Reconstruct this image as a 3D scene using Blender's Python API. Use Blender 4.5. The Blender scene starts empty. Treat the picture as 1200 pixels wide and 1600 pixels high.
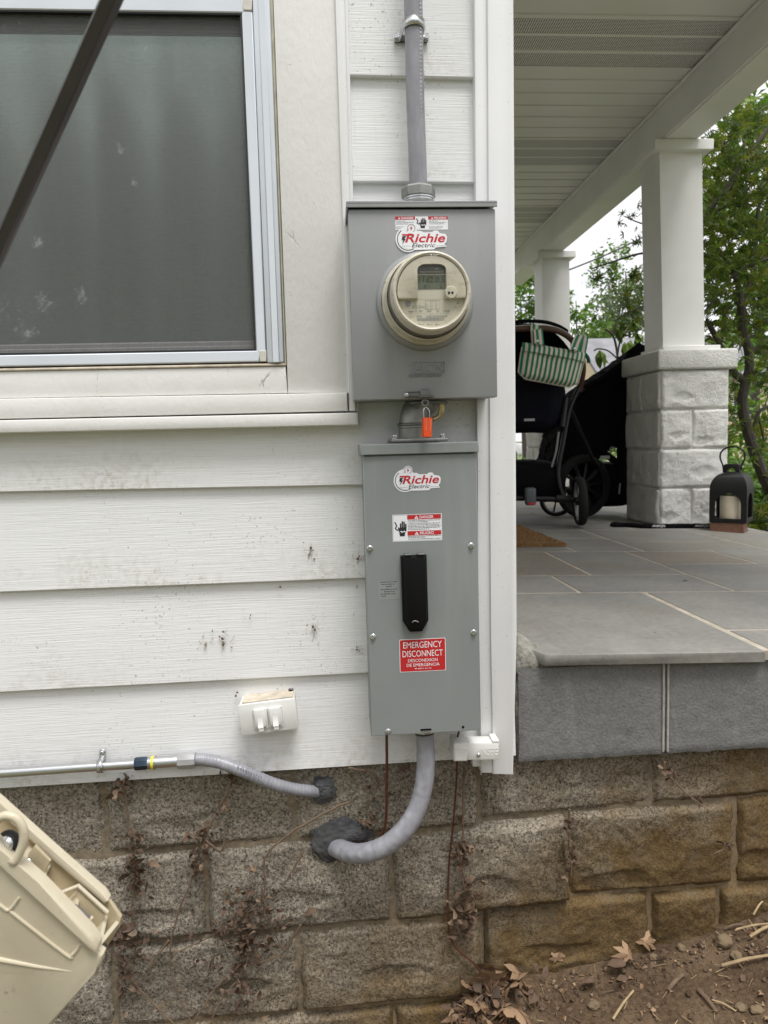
import bpy, bmesh, math, random
from mathutils import Vector, Matrix, noise, Euler
R = math.radians
SC = bpy.context.scene
COL = SC.collection

# ------------------------------------------------------------------ camera, sky, sun, exposure
CAM = Vector((0, -1.55, 1.35))
YAW, PITCH, ROLL, FPX = R(4.1), R(5.3), R(-1.55), 1150.0     # focal length in pixels of a 1200x1600 frame
fwd = Vector((math.sin(YAW)*math.cos(PITCH), math.cos(YAW)*math.cos(PITCH), -math.sin(PITCH)))
r0 = Vector((math.cos(YAW), -math.sin(YAW), 0)); u0 = r0.cross(fwd)
rgt = math.cos(ROLL)*r0 + math.sin(ROLL)*u0
upv = -math.sin(ROLL)*r0 + math.cos(ROLL)*u0
cd = bpy.data.cameras.new('camera'); cam = bpy.data.objects.new('camera', cd); COL.objects.link(cam)
M = Matrix((rgt, upv, -fwd)).transposed().to_4x4(); M.translation = CAM; cam.matrix_world = M
cd.sensor_fit = 'VERTICAL'; cd.sensor_height = 36.0; cd.lens = FPX/1600*36.0
cd.clip_start = 0.02; cd.clip_end = 2000
cd.dof.use_dof = True; cd.dof.focus_distance = 1.5; cd.dof.aperture_fstop = 9.0
SC.camera = cam
SUN_EL, SUN_AZ = R(69), R(158)                 # azimuth clockwise from +Y
w = bpy.data.worlds.new('World'); SC.world = w; w.use_nodes = True
nt = w.node_tree; nt.nodes.clear()
sky = nt.nodes.new('ShaderNodeTexSky'); sky.sky_type = 'NISHITA'; sky.sun_disc = False
sky.sun_elevation = SUN_EL; sky.sun_rotation = SUN_AZ; sky.dust_density = 2.0
tc = nt.nodes.new('ShaderNodeTexCoord'); mp = nt.nodes.new('ShaderNodeMapping'); mp.inputs['Scale'].default_value = (1, 1, 2.2)
no = nt.nodes.new('ShaderNodeTexNoise'); no.inputs['Scale'].default_value = 3.2; no.inputs['Detail'].default_value = 6
cr = nt.nodes.new('ShaderNodeValToRGB'); cr.color_ramp.elements[0].position = .30; cr.color_ramp.elements[1].position = .55
cr.color_ramp.elements[0].color = (.62, .62, .62, 1); cr.color_ramp.elements[1].color = (.97, .97, .97, 1)
mx = nt.nodes.new('ShaderNodeMix'); mx.data_type = 'RGBA'; mx.inputs['B'].default_value = (9.6, 9.5, 9.6, 1)
bg = nt.nodes.new('ShaderNodeBackground'); bg.inputs['Strength'].default_value = .085
wo = nt.nodes.new('ShaderNodeOutputWorld')
for a, b in ((tc.outputs['Generated'], mp.inputs['Vector']), (mp.outputs[0], no.inputs['Vector']), (no.outputs['Fac'], cr.inputs['Fac']),
             (cr.outputs[0], mx.inputs['Factor']), (sky.outputs[0], mx.inputs['A']), (mx.outputs['Result'], bg.inputs['Color']), (bg.outputs[0], wo.inputs[0])):
    nt.links.new(a, b)
sl = bpy.data.lights.new('sun', 'SUN'); sl.energy = 2.3; sl.angle = R(26); sl.color = (1, .985, .965)
so = bpy.data.objects.new('sun', sl); COL.objects.link(so)
sd = Vector((math.sin(SUN_AZ)*math.cos(SUN_EL), math.cos(SUN_AZ)*math.cos(SUN_EL), math.sin(SUN_EL)))
so.rotation_euler = sd.to_track_quat('Z', 'Y').to_euler(); so.location = sd*20
vs = SC.view_settings; SC.display_settings.display_device = 'sRGB'
vs.view_transform = 'Standard'; vs.look = 'None'; vs.gamma = 1; vs.use_curve_mapping = False; vs.exposure = 0.62
SC.cycles.max_bounces = 8; SC.cycles.diffuse_bounces = 5; SC.cycles.transparent_max_bounces = 16
SC.cycles.caustics_reflective = False; SC.cycles.caustics_refractive = False
SC.cycles.use_denoising = True

# ------------------------------------------------------------------ measuring: a point of the photograph on a plane of the place
def ray(x, y): return fwd + rgt*((x-600)/FPX) - upv*((y-800)/FPX)
def P(x, y, Y):
    d = ray(x, y); return CAM + d*((Y-CAM.y)/d.y)
def PZ(x, y, Z):
    d = ray(x, y); return CAM + d*((Z-CAM.z)/d.z)

# ------------------------------------------------------------------ materials
def nd(nt, typ, **kw):
    n = nt.nodes.new('ShaderNode'+typ)
    for k, v in kw.items():
        if k.startswith('_'): setattr(n, k[1:], v); continue
        s = n.inputs[int(k[1:])] if k[0] == 'i' and k[1:].isdigit() else n.inputs[k.replace('__', ' ')]
        if isinstance(v, bpy.types.NodeSocket): nt.links.new(v, s)
        else: s.default_value = v
    return n
def c4(c): return (c[0], c[1], c[2], 1)
def ramp(nt, fac, a, b, ca=(0, 0, 0), cb=(1, 1, 1)):
    n = nt.nodes.new('ShaderNodeValToRGB'); e = n.color_ramp.elements
    e[0].position = a; e[1].position = b; e[0].color = c4(ca); e[1].color = c4(cb); nt.links.new(fac, n.inputs[0]); return n.outputs[0]
def mix(nt, fac, a, b, typ='MIX'):
    n = nt.nodes.new('ShaderNodeMix'); n.data_type = 'RGBA'; n.blend_type = typ
    for v, s in ((fac, 'Factor'), (a, 'A'), (b, 'B')):
        if isinstance(v, bpy.types.NodeSocket): nt.links.new(v, n.inputs[s])
        else: n.inputs[s].default_value = c4(v) if isinstance(v, tuple) else v
    return n.outputs['Result']
def mth(nt, op, a, b=0.0):
    n = nt.nodes.new('ShaderNodeMath'); n.operation = op
    for i, v in enumerate((a, b)):
        if isinstance(v, bpy.types.NodeSocket): nt.links.new(v, n.inputs[i])
        else: n.inputs[i].default_value = v
    return n.outputs[0]
def pos(nt, sc=(1, 1, 1), src='Position'):
    s = nt.nodes.new('ShaderNodeNewGeometry').outputs['Position'] if src == 'Position' else nt.nodes.new('ShaderNodeTexCoord').outputs[src]
    m = nt.nodes.new('ShaderNodeMapping'); m.inputs['Scale'].default_value = sc; nt.links.new(s, m.inputs[0]); return m.outputs[0]
def noi(nt, v, sc, det=4, rough=.55): return nd(nt, 'TexNoise', Vector=v, Scale=sc, Detail=det, Roughness=rough).outputs['Fac']
MATS = {}
def mat(name, col=(.5, .5, .5), rough=.5, metal=0.0, spec=.5, fn=None, var=0.0, vscale=40, bump=0.0, bscale=300, coat=0.0, bdist=.001):
    if name in MATS: return MATS[name]
    m = bpy.data.materials.new(name); m.use_nodes = True; nt = m.node_tree
    b = nt.nodes['Principled BSDF']
    b.inputs['Base Color'].default_value = c4(col); b.inputs['Roughness'].default_value = rough
    b.inputs['Metallic'].default_value = metal; b.inputs['Specular IOR Level'].default_value = spec; b.inputs['Coat Weight'].default_value = coat
    if var or bump:
        p = pos(nt)
        if var:
            f = noi(nt, p, vscale)
            lo = tuple(max(0, x*(1-var)) for x in col); hi = tuple(min(1, x*(1+var)) for x in col)
            nt.links.new(ramp(nt, f, .3, .7, lo, hi), b.inputs['Base Color'])
        if bump:
            bp = nd(nt, 'Bump', Strength=bump, Distance=bdist, Height=noi(nt, p, bscale, 5)); nt.links.new(bp.outputs[0], b.inputs['Normal'])
    if fn: fn(m, nt, b)
    MATS[name] = m; return m

def f_siding(m, nt, b):
    p = pos(nt)
    g = noi(nt, pos(nt, (9, 9, 330)), 1, 5, .6); g2 = noi(nt, pos(nt, (3, 3, 60)), 1, 3)
    h = mth(nt, 'ADD', ramp(nt, g, .35, .65), mth(nt, 'MULTIPLY', g2, .6))
    bp = nd(nt, 'Bump', Strength=.28, Distance=.001, Height=h); nt.links.new(bp.outputs[0], b.inputs['Normal'])
    base = ramp(nt, g, .32, .6, (.732, .736, .733), (.782, .785, .782))
    grime = mth(nt, 'MULTIPLY', ramp(nt, noi(nt, p, 3.2, 6, .65), .47, .68), ramp(nt, noi(nt, p, 65, 4, .7), .42, .62))
    zz = nd(nt, 'SeparateXYZ', Vector=p).outputs[2]; lap = mth(nt, 'FRACT', mth(nt, 'DIVIDE', mth(nt, 'SUBTRACT', zz, .6575), .2043))
    lowm = ramp(nt, lap, .02, .42, (1, 1, 1), (.12, .12, .12)); grime = mth(nt, 'MULTIPLY', grime, lowm)
    drip = mth(nt, 'MULTIPLY', ramp(nt, noi(nt, pos(nt, (75, 75, 2.5)), 1, 4, .6), .6, .75), ramp(nt, noi(nt, p, 2.2, 3), .45, .65))
    base = mix(nt, mth(nt, 'MULTIPLY', drip, .28), base, (.45, .42, .35))
    base = mix(nt, mth(nt, 'MULTIPLY', grime, .75), base, (.38, .34, .25))
    spk = mth(nt, 'MULTIPLY', ramp(nt, noi(nt, p, 150, 3, .7), .61, .70), ramp(nt, noi(nt, p, 4, 3, .6), .48, .62))
    base = mix(nt, mth(nt, 'MULTIPLY', spk, .75), base, (.14, .115, .08))
    pin = ramp(nt, nd(nt, 'TexVoronoi', Vector=p, Scale=26.0).outputs['Distance'], .025, .045, (1, 1, 1), (0, 0, 0))
    pin = mth(nt, 'MULTIPLY', pin, ramp(nt, noi(nt, p, 9, 2), .56, .58))
    base = mix(nt, mth(nt, 'MULTIPLY', pin, .8), base, (.10, .085, .06))
    nt.links.new(base, b.inputs['Base Color'])
def f_paint(m, nt, b):
    p = pos(nt)
    f = noi(nt, p, 7, 6, .65); f2 = noi(nt, p, 60, 5, .7)
    base = ramp(nt, f, .3, .7, (.68, .67, .64), (.74, .733, .71))
    d = mth(nt, 'MULTIPLY', ramp(nt, f2, .62, .72), ramp(nt, noi(nt, p, 11, 3), .5, .6))
    base = mix(nt, mth(nt, 'MULTIPLY', d, .4), base, (.28, .24, .17))
    vc = nd(nt, 'TexVoronoi', Vector=pos(nt, (16, 16, 7)), Scale=1.0, _feature='DISTANCE_TO_EDGE').outputs['Distance']
    ck = mth(nt, 'MULTIPLY', ramp(nt, mth(nt, 'ADD', vc, mth(nt, 'MULTIPLY', mth(nt, 'SUBTRACT', f2, .5), .14)), .0, .012, (1, 1, 1), (0, 0, 0)), ramp(nt, noi(nt, p, 13, 3), .6, .68))
    base = mix(nt, mth(nt, 'MULTIPLY', ck, .55), base, (.2, .18, .14))
    nt.links.new(base, b.inputs['Base Color'])
    bp = nd(nt, 'Bump', Strength=.5, Distance=.002, Height=mth(nt, 'SUBTRACT', noi(nt, pos(nt, (30, 30, 16)), 3, 6, .62), ck)); nt.links.new(bp.outputs[0], b.inputs['Normal'])
def f_vinyl(m, nt, b):
    p = pos(nt)
    spk = mth(nt, 'MULTIPLY', ramp(nt, noi(nt, p, 210, 2, .6), .68, .74), ramp(nt, noi(nt, p, 12, 3), .46, .6))
    base = mix(nt, mth(nt, 'MULTIPLY', spk, .6), ramp(nt, noi(nt, p, 5, 4), .3, .7, (.74, .745, .75), (.79, .79, .785)), (.2, .19, .16))
    nt.links.new(base, b.inputs['Base Color'])
    bp = nd(nt, 'Bump', Strength=.12, Distance=.001, Height=noi(nt, pos(nt, (300, 300, 16)), 1, 3)); nt.links.new(bp.outputs[0], b.inputs['Normal'])
def f_block(m, nt, b):
    p = pos(nt)
    sep = nd(nt, 'SeparateXYZ', Vector=nt.nodes.new('ShaderNodeNewGeometry').outputs['Position'])
    g = noi(nt, p, 150, 3, .85); g2 = noi(nt, p, 9, 5, .6); pit = nd(nt, 'TexVoronoi', Vector=p, Scale=150.0, Randomness=1.0).outputs['Distance']
    grey = ramp(nt, g, .34, .66, (.045, .039, .03), (.39, .345, .275))
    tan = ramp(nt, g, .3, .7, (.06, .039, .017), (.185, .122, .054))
    # clay splashed up from the bed, darkened for porch shade: strongest low and right
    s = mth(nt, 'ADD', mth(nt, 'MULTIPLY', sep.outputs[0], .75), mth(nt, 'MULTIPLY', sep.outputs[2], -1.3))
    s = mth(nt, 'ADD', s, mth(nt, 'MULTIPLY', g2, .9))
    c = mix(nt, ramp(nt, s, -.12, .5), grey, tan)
    pm = mth(nt, 'MULTIPLY', ramp(nt, pit, .16, .32, (1, 1, 1), (0, 0, 0)), ramp(nt, noi(nt, p, 30, 4, .6), .4, .6))
    c = mix(nt, mth(nt, 'MULTIPLY', pm, mth(nt, 'SUBTRACT', 1.0, mth(nt, 'MULTIPLY', ramp(nt, s, .1, .6), .65))), c, (.045, .038, .03))
    c = mix(nt, mth(nt, 'MULTIPLY', ramp(nt, noi(nt, p, 14, 5, .7), .5, .72), .5), c, (.17, .14, .10))
    nt.links.new(c, b.inputs['Base Color'])
    bp = nd(nt, 'Bump', Strength=.75, Distance=.003, Height=mth(nt, 'SUBTRACT', g, mth(nt, 'MULTIPLY', pm, .6))); nt.links.new(bp.outputs[0], b.inputs['Normal'])
def f_mortar(m, nt, b):
    p = pos(nt); sep = nd(nt, 'SeparateXYZ', Vector=nt.nodes.new('ShaderNodeNewGeometry').outputs['Position'])
    s = mth(nt, 'ADD', mth(nt, 'MULTIPLY', sep.outputs[0], .5), mth(nt, 'ADD', mth(nt, 'MULTIPLY', sep.outputs[2], -1.3), mth(nt, 'MULTIPLY', noi(nt, p, 9), .9)))
    c = mix(nt, ramp(nt, s, .1, .7), ramp(nt, noi(nt, p, 80), .3, .7, (.15, .118, .08), (.25, .205, .145)), ramp(nt, noi(nt, p, 80), .3, .7, (.15, .10, .045), (.24, .165, .08)))
    nt.links.new(c, b.inputs['Base Color'])
    bp = nd(nt, 'Bump', Strength=.4, Distance=.003, Height=noi(nt, p, 150, 5)); nt.links.new(bp.outputs[0], b.inputs['Normal'])
def f_stone(m, nt, b):
    oi = nt.nodes.new('ShaderNodeObjectInfo'); p = pos(nt)
    n1 = noi(nt, p, 3.3, 6, .65); n2 = noi(nt, p, 55, 5, .7)
    k = nt.nodes.new('ShaderNodeValToRGB'); nt.links.new(oi.outputs['Random'], k.inputs[0]); k.color_ramp.interpolation = 'CONSTANT'
    e = k.color_ramp.elements; e[0].color = (.275, .272, .238, 1); e[1].position = .3; e[1].color = (.232, .226, .208, 1)
    for q, cc in ((.5, (.27, .238, .195, 1)), (.66, (.25, .24, .216, 1)), (.85, (.26, .215, .165, 1))):
        x = e.new(q); x.color = cc
    c = mix(nt, .8, k.outputs[0], ramp(nt, n1, .3, .72, (.55, .55, .57), (1.15, 1.13, 1.08)), 'MULTIPLY')
    c = mix(nt, mth(nt, 'MULTIPLY', ramp(nt, noi(nt, p, 2.1, 5, .6), .5, .68), .55), c, (.215, .175, .11))
    c = mix(nt, .3, c, ramp(nt, n2, .3, .7, (.08, .08, .08), (.3, .3, .29)))
    nt.links.new(c, b.inputs['Base Color'])
    bp = nd(nt, 'Bump', Strength=.25, Distance=.003, Height=mth(nt, 'ADD', n2, noi(nt, p, 12, 4))); nt.links.new(bp.outputs[0], b.inputs['Normal'])
def f_edgeblock(m, nt, b):
    p = pos(nt); g = noi(nt, p, 170, 4, .65)
    c = ramp(nt, noi(nt, p, 6, 6, .65), .3, .7, (.135, .136, .132), (.205, .205, .197))
    c = mix(nt, mth(nt, 'MULTIPLY', ramp(nt, noi(nt, pos(nt, (14, 14, 3)), 1, 5, .65), .55, .7), .45), c, (.32, .315, .30))
    c = mix(nt, .25, c, ramp(nt, g, .3, .7, (.05, .05, .05), (.3, .3, .3)))
    nt.links.new(c, b.inputs['Base Color'])
    bp = nd(nt, 'Bump', Strength=.55, Distance=.004, Height=g); nt.links.new(bp.outputs[0], b.inputs['Normal'])
def f_pier(m, nt, b):
    p = pos(nt); g = noi(nt, p, 130, 5, .65)
    c = ramp(nt, noi(nt, p, 8, 6, .6), .3, .72, (.66, .65, .62), (.77, .765, .74))
    pit = mth(nt, 'MULTIPLY', ramp(nt, noi(nt, p, 120, 3, .6), .6, .68), ramp(nt, noi(nt, p, 9, 3), .42, .6))
    c = mix(nt, mth(nt, 'MULTIPLY', pit, .55), c, (.2, .19, .17))
    nt.links.new(c, b.inputs['Base Color'])
    bp = nd(nt, 'Bump', Strength=.9, Distance=.009, Height=mth(nt, 'SUBTRACT', g, mth(nt, 'MULTIPLY', pit, .6))); nt.links.new(bp.outputs[0], b.inputs['Normal'])
def f_soil(m, nt, b):
    p = pos(nt); g = noi(nt, p, 90, 6, .7)
    c = ramp(nt, g, .3, .7, (.048, .032, .020), (.16, .108, .067))
    c = mix(nt, ramp(nt, noi(nt, p, 8, 5), .42, .62), c, ramp(nt, g, .3, .7, (.105, .072, .044), (.215, .15, .094)))
    nt.links.new(c, b.inputs['Base Color'])
    bp = nd(nt, 'Bump', Strength=.9, Distance=.006, Height=noi(nt, p, 260, 6, .7)); nt.links.new(bp.outputs[0], b.inputs['Normal'])
def f_vent(m, nt, b):
    gp = nd(nt, 'SeparateXYZ', Vector=pos(nt))
    a = mth(nt, 'ADD', gp.outputs[0], gp.outputs[1]); d = mth(nt, 'SUBTRACT', gp.outputs[0], gp.outputs[1])
    k = 2*math.pi/.021
    s = mth(nt, 'MULTIPLY', mth(nt, 'SINE', mth(nt, 'MULTIPLY', a, k)), mth(nt, 'SINE', mth(nt, 'MULTIPLY', d, k)))
    c = mix(nt, ramp(nt, s, .0, .2), (.80, .79, .77), (.02, .02, .02)); nt.links.new(c, b.inputs['Base Color'])
def f_leafmix(ca, cb, cc, trans=.35):
    def f(m, nt, b):
        oi = nt.nodes.new('ShaderNodeNewGeometry').outputs['Random Per Island']
        k = nt.nodes.new('ShaderNodeValToRGB'); e = k.color_ramp.elements; e[0].color = c4(ca); e[1].color = c4(cc); x = e.new(.55); x.color = c4(cb)
        nt.links.new(oi, k.inputs[0])
        c = mix(nt, .5, k.outputs[0], ramp(nt, noi(nt, pos(nt), 1.6, 4), .35, .65, (.5, .52, .5), (1.4, 1.4, 1.2)), 'MULTIPLY')
        nt.links.new(c, b.inputs['Base Color'])
        tr = nd(nt, 'BsdfTranslucent', Color=mix(nt, .5, c, (1.5, 1.7, .5), 'MULTIPLY')); ms = nd(nt, 'MixShader', i0=trans, i1=b.outputs[0], i2=tr.outputs[0])
        nt.links.new(ms.outputs[0], nt.nodes['Material Output'].inputs[0])
    return f
def f_glass(m, nt, b):
    gl = nd(nt, 'BsdfGlossy', Roughness=.22, Color=(1, 1, 1, 1)); tr = nd(nt, 'BsdfTransparent', Color=(.86, .9, .88, 1))
    fr = nd(nt, 'Fresnel', IOR=1.6)
    ms = nd(nt, 'MixShader', i0=mth(nt, 'MULTIPLY', fr.outputs[0], 1.8), i1=tr.outputs[0], i2=gl.outputs[0]); nt.links.new(ms.outputs[0], nt.nodes['Material Output'].inputs[0])
def f_cover(m, nt, b):
    gl = nd(nt, 'BsdfGlossy', Roughness=.08, Color=(1, 1, 1, 1)); tr = nd(nt, 'BsdfTransparent', Color=(.97, .97, .95, 1)); fc = nt.nodes.new('ShaderNodeLayerWeight').outputs['Facing']
    ms = nd(nt, 'MixShader', i0=mth(nt, 'ADD', .018, mth(nt, 'MULTIPLY', mth(nt, 'POWER', fc, 4.0), .6)), i1=tr.outputs[0], i2=gl.outputs[0]); nt.links.new(ms.outputs[0], nt.nodes['Material Output'].inputs[0])
def f_enamel(col):
    def f(m, nt, b):
        p = pos(nt); k = noi(nt, pos(nt, (26, 26, 1.6)), 1, 5, .6); big = noi(nt, p, 5, 4)
        c = ramp(nt, big, .3, .7, tuple(x*.95 for x in col), tuple(x*1.05 for x in col))
        c = mix(nt, mth(nt, 'MULTIPLY', ramp(nt, k, .52, .72), .22), c, (.36, .355, .335))
        sp = mth(nt, 'MULTIPLY', ramp(nt, noi(nt, p, 240, 2, .6), .69, .74), ramp(nt, noi(nt, p, 14, 3), .5, .62)); c = mix(nt, mth(nt, 'MULTIPLY', sp, .5), c, (.09, .085, .075))
        nt.links.new(c, b.inputs['Base Color']); nt.links.new(ramp(nt, k, .3, .7, (.33, .33, .33), (.5, .5, .5)), b.inputs['Roughness'])
        bp = nd(nt, 'Bump', Strength=.12, Distance=.004, Height=noi(nt, p, 13, 2)); nt.links.new(bp.outputs[0], b.inputs['Normal'])
    return f
def f_cream(m, nt, b):
    p = pos(nt); c = ramp(nt, noi(nt, p, 11, 5), .3, .7, (.52, .46, .335), (.585, .53, .405))
    c = mix(nt, mth(nt, 'MULTIPLY', mth(nt, 'MULTIPLY', ramp(nt, noi(nt, p, 160, 3, .7), .62, .72), ramp(nt, noi(nt, p, 17, 4), .48, .6)), .6), c, (.22, .18, .11))
    c = mix(nt, mth(nt, 'MULTIPLY', ramp(nt, noi(nt, pos(nt, (9, 60, 30)), 1, 6, .7), .56, .7), .3), c, (.34, .28, .18))
    nt.links.new(c, b.inputs['Base Color']); bp = nd(nt, 'Bump', Strength=.15, Distance=.001, Height=noi(nt, p, 420, 4)); nt.links.new(bp.outputs[0], b.inputs['Normal'])
def f_screen(m, nt, b):
    p = pos(nt); sp = nd(nt, 'SeparateXYZ', Vector=p)
    dust = ramp(nt, noi(nt, pos(nt), 6.3, 6, .7), .63, .78); dust = mth(nt, 'MULTIPLY', dust, ramp(nt, noi(nt, p, 90, 4, .7), .45, .6))
    for ctr, rad in ((P(66, 470, -.022), .035), (P(125, 465, -.022), .03), (P(45, 520, -.022), .03), (P(185, 232, -.022), .018), (P(208, 285, -.022), .014), (P(60, 380, -.022), .025)):
        vm = nt.nodes.new('ShaderNodeVectorMath'); vm.operation = 'DISTANCE'; nt.links.new(p, vm.inputs[0]); vm.inputs[1].default_value = ctr
        sp_ = ramp(nt, mth(nt, 'SUBTRACT', noi(nt, p, 75, 8, .8), mth(nt, 'MULTIPLY', mth(nt, 'DIVIDE', vm.outputs['Value'], rad), .22)), .40, .62, (0, 0, 0), (.5, .5, .5)); dust = mth(nt, 'MAXIMUM', dust, sp_)
    c = mix(nt, dust, (.16, .165, .16), (.62, .62, .62)); nt.links.new(c, b.inputs['Base Color'])
    k = 2*math.pi/.0024
    wv = mth(nt, 'ADD', mth(nt, 'SINE', mth(nt, 'MULTIPLY', sp.outputs[2], k)), mth(nt, 'SINE', mth(nt, 'MULTIPLY', sp.outputs[0], k)))
    a = mth(nt, 'ADD', mth(nt, 'ADD', .51, mth(nt, 'MULTIPLY', noi(nt, pos(nt, (14, 1, 5)), 1, 4, .6), .11)), mth(nt, 'MULTIPLY', wv, .10)); a = mth(nt, 'ADD', a, mth(nt, 'MULTIPLY', dust, .3)); a = mth(nt, 'ADD', a, mth(nt, 'MULTIPLY', mth(nt, 'SUBTRACT', noi(nt, pos(nt, (70, 1, 420)), 1, 3), .5), .35))
    nt.links.new(a, b.inputs['Alpha'])
def f_conduit(m, nt, b):
    c = ramp(nt, noi(nt, pos(nt, (60, 60, 25)), 1, 4), .3, .7, (.225, .225, .25), (.30, .30, .325)); nt.links.new(c, b.inputs['Base Color'])
    bp = nd(nt, 'Bump', Strength=.25, Distance=.002, Height=noi(nt, pos(nt), 60, 3)); nt.links.new(bp.outputs[0], b.inputs['Normal'])
def f_stripe(m, nt, b):
    uv = nd(nt, 'SeparateXYZ', Vector=nt.nodes.new('ShaderNodeTexCoord').outputs['UV'])
    s = mth(nt, 'FRACT', uv.outputs[0]); k = ramp(nt, s, .49, .51); c = mix(nt, k, (.010, .20, .11), (.72, .62, .53))
    c = mix(nt, .35, c, ramp(nt, noi(nt, pos(nt), 40, 5), .3, .7, (.6, .6, .6), (1, 1, 1)), 'MULTIPLY')
    nt.links.new(c, b.inputs['Base Color'])
    bp = nd(nt, 'Bump', Strength=.5, Distance=.01, Height=noi(nt, pos(nt), 22, 3)); nt.links.new(bp.outputs[0], b.inputs['Normal'])
def f_mat(m, nt, b):
    p = pos(nt); c = ramp(nt, noi(nt, p, 130, 4, .7), .3, .7, (.13, .065, .022), (.42, .245, .10)); nt.links.new(c, b.inputs['Base Color'])
    bp = nd(nt, 'Bump', Strength=1.0, Distance=.01, Height=noi(nt, p, 160, 4, .7)); nt.links.new(bp.outputs[0], b.inputs['Normal'])
def f_beige_meter(m, nt, b):
    p = pos(nt); c = ramp(nt, noi(nt, p, 30, 5, .6), .3, .7, (.50, .46, .365), (.60, .565, .465))
    c = mix(nt, mth(nt, 'MULTIPLY', ramp(nt, noi(nt, pos(nt, (40, 40, 90)), 1, 6, .7), .52, .7), .5), c, (.2, .16, .10))
    nt.links.new(c, b.inputs['Base Color'])

WHITE = mat('white_siding', rough=.55, fn=f_siding)
PAINT = mat('old_white_paint', rough=.6, fn=f_paint)
VINYL = mat('white_vinyl', rough=.45, fn=f_vinyl)
ALU = mat('white_aluminium', (.66, .70, .76), .38, var=.05, vscale=6)
CREAMY = mat('cream_plastic_corner', (.58, .56, .50), .5, var=.1)
GASKET = mat('black_gasket', (.015, .015, .016), .5)
DARKRAIL = mat('dark_sash', (.10, .10, .105), .45, var=.15)
CAULK = mat('olive_caulk', (.42, .40, .31), .6, var=.15)
DIRTY = mat('dirty_ledge', (.52, .46, .37), .75, var=.25, vscale=45)
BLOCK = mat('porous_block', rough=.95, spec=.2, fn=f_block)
MORTAR = mat('sandy_mortar', rough=.95, spec=.2, fn=f_mortar)
STONE = mat('bluestone', rough=.62, fn=f_stone)
GROUT = mat('sand_grout', (.42, .375, .30), .95, var=.2, vscale=30, bump=.4)
EDGE = mat('grey_block', rough=.85, spec=.3, fn=f_edgeblock)
RAWMORTAR = mat('raw_mortar', (.205, .195, .168), .95, var=.5, vscale=30, bump=.9, bscale=70, bdist=.008)
PIER = mat('painted_block', rough=.75, spec=.3, fn=f_pier)
PAINTW = mat('smooth_white_paint', (.77, .765, .745), .42, var=.04, vscale=5, bump=.1, bscale=120)
SOFFIT = mat('white_soffit', (.75, .74, .71), .34)
VENT = mat('perforated_soffit', rough=.45, fn=f_vent)
GREY = mat('grey_enamel', rough=.4, fn=f_enamel((.268, .276, .280)))
GREYD = mat('grey_enamel_green', rough=.4, fn=f_enamel((.226, .243, .238)))
STEEL = mat('zinc_steel', (.62, .63, .64), .3, 1.0, bump=.1, bscale=200)
BRIGHT = mat('bright_steel', (.60, .61, .62), .25, 1.0)
CAST = mat('cast_zinc', (.27, .27, .255), .5, .8, var=.2, bump=.3, bscale=150)
DULL = mat('dull_steel', (.17, .17, .165), .5, .8, var=.2)
BLACK = mat('black_plastic', (.004, .004, .0045), .42, spec=.18, bump=.1, bscale=400)
BLACKEDGE = mat('black_pale_edge', (.22, .22, .22), .5)  # paler grey along the top of the hinge lugs
CONDUIT = mat('grey_conduit', rough=.35, fn=f_conduit)
PVC = mat('grey_pvc', (.32, .315, .315), .42, var=.06)
PUTTY = mat('grey_putty', (.062, .063, .065), .8, var=.4, vscale=50, bump=.5, bscale=60, bdist=.005)
COPPER = mat('brown_copper', (.10, .035, .02), .5, .3, var=.3, vscale=60)
LWHITE = mat('label_white', (.78, .79, .82), .4)
LRED = mat('label_red', (.50, .016, .03), .4)
LRED2 = mat('sign_red', (.48, .02, .022), .4)
LBLACK = mat('label_black', (.02, .02, .022), .45)
LGREY = mat('label_print', (.22, .22, .24), .5)
LGREYSOFT = mat('label_print_soft', (.42, .42, .45), .5)
LCLEAR = mat('label_clear', (.255, .272, .266), .33)
ORANGE = mat('orange_plastic', (.78, .085, .015), .4, var=.06)
ORPRINT = mat('orange_print', (.85, .45, .32), .5)
WPLAST = mat('white_plastic', (.70, .70, .67), .42, var=.05)
BEIGEM = mat('meter_beige', rough=.4, fn=f_beige_meter)
PLATE = mat('meter_plate', (.54, .515, .42), .35)
LCD = mat('display_green', (.105, .122, .078), .25)
LCDDARK = mat('display_dark', (.06, .063, .05), .2)
LCDSEG = mat('display_segment', (.02, .025, .016), .4)
METERSHADE = mat('meter_shadow_band', (.11, .10, .08), .35, var=.4, vscale=60)  # dark band painted for the shade around the meter body
BEIGE = mat('beige_plastic', rough=.42, fn=f_cream)
BEIGEIN = mat('beige_plastic_inner', (.47, .395, .26), .5, var=.16, vscale=30)  # deeper beige for the cover's inner panels and pockets
POLE = mat('dark_pole', (.062, .054, .057), .36, .3, var=.25, vscale=20)
YELLOW = mat('yellow_ring', (.70, .60, .04), .5)
BLUEST = mat('blue_steel', (.07, .10, .14), .25, .9)
FABRIC = mat('black_fabric', (.004, .004, .005), .9, spec=.12, bump=.3, bscale=500)
FABRIC2 = mat('navy_black_fabric', (.006, .0065, .011), .9, spec=.12, bump=.3, bscale=400)
RUBBER = mat('rubber', (.012, .012, .012), .8, spec=.25)
FRAME = mat('black_frame', (.010, .010, .011), .4, spec=.3)
LEATHER = mat('brown_leather', (.075, .034, .02), .5)
WHEELGREY = mat('wheel_grey', (.22, .22, .23), .45)
REDREF = mat('red_reflector', (.35, .03, .04), .3)
STRIPE = mat('green_stripe_fabric', rough=.75, fn=f_stripe)
TRIMF = mat('cream_piping', (.55, .5, .42), .7)
COIR = mat('coir', rough=.95, fn=f_mat)
IRON = mat('black_iron', (.010, .010, .010), .6, 0, .3, bump=.2, bscale=200)
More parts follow.
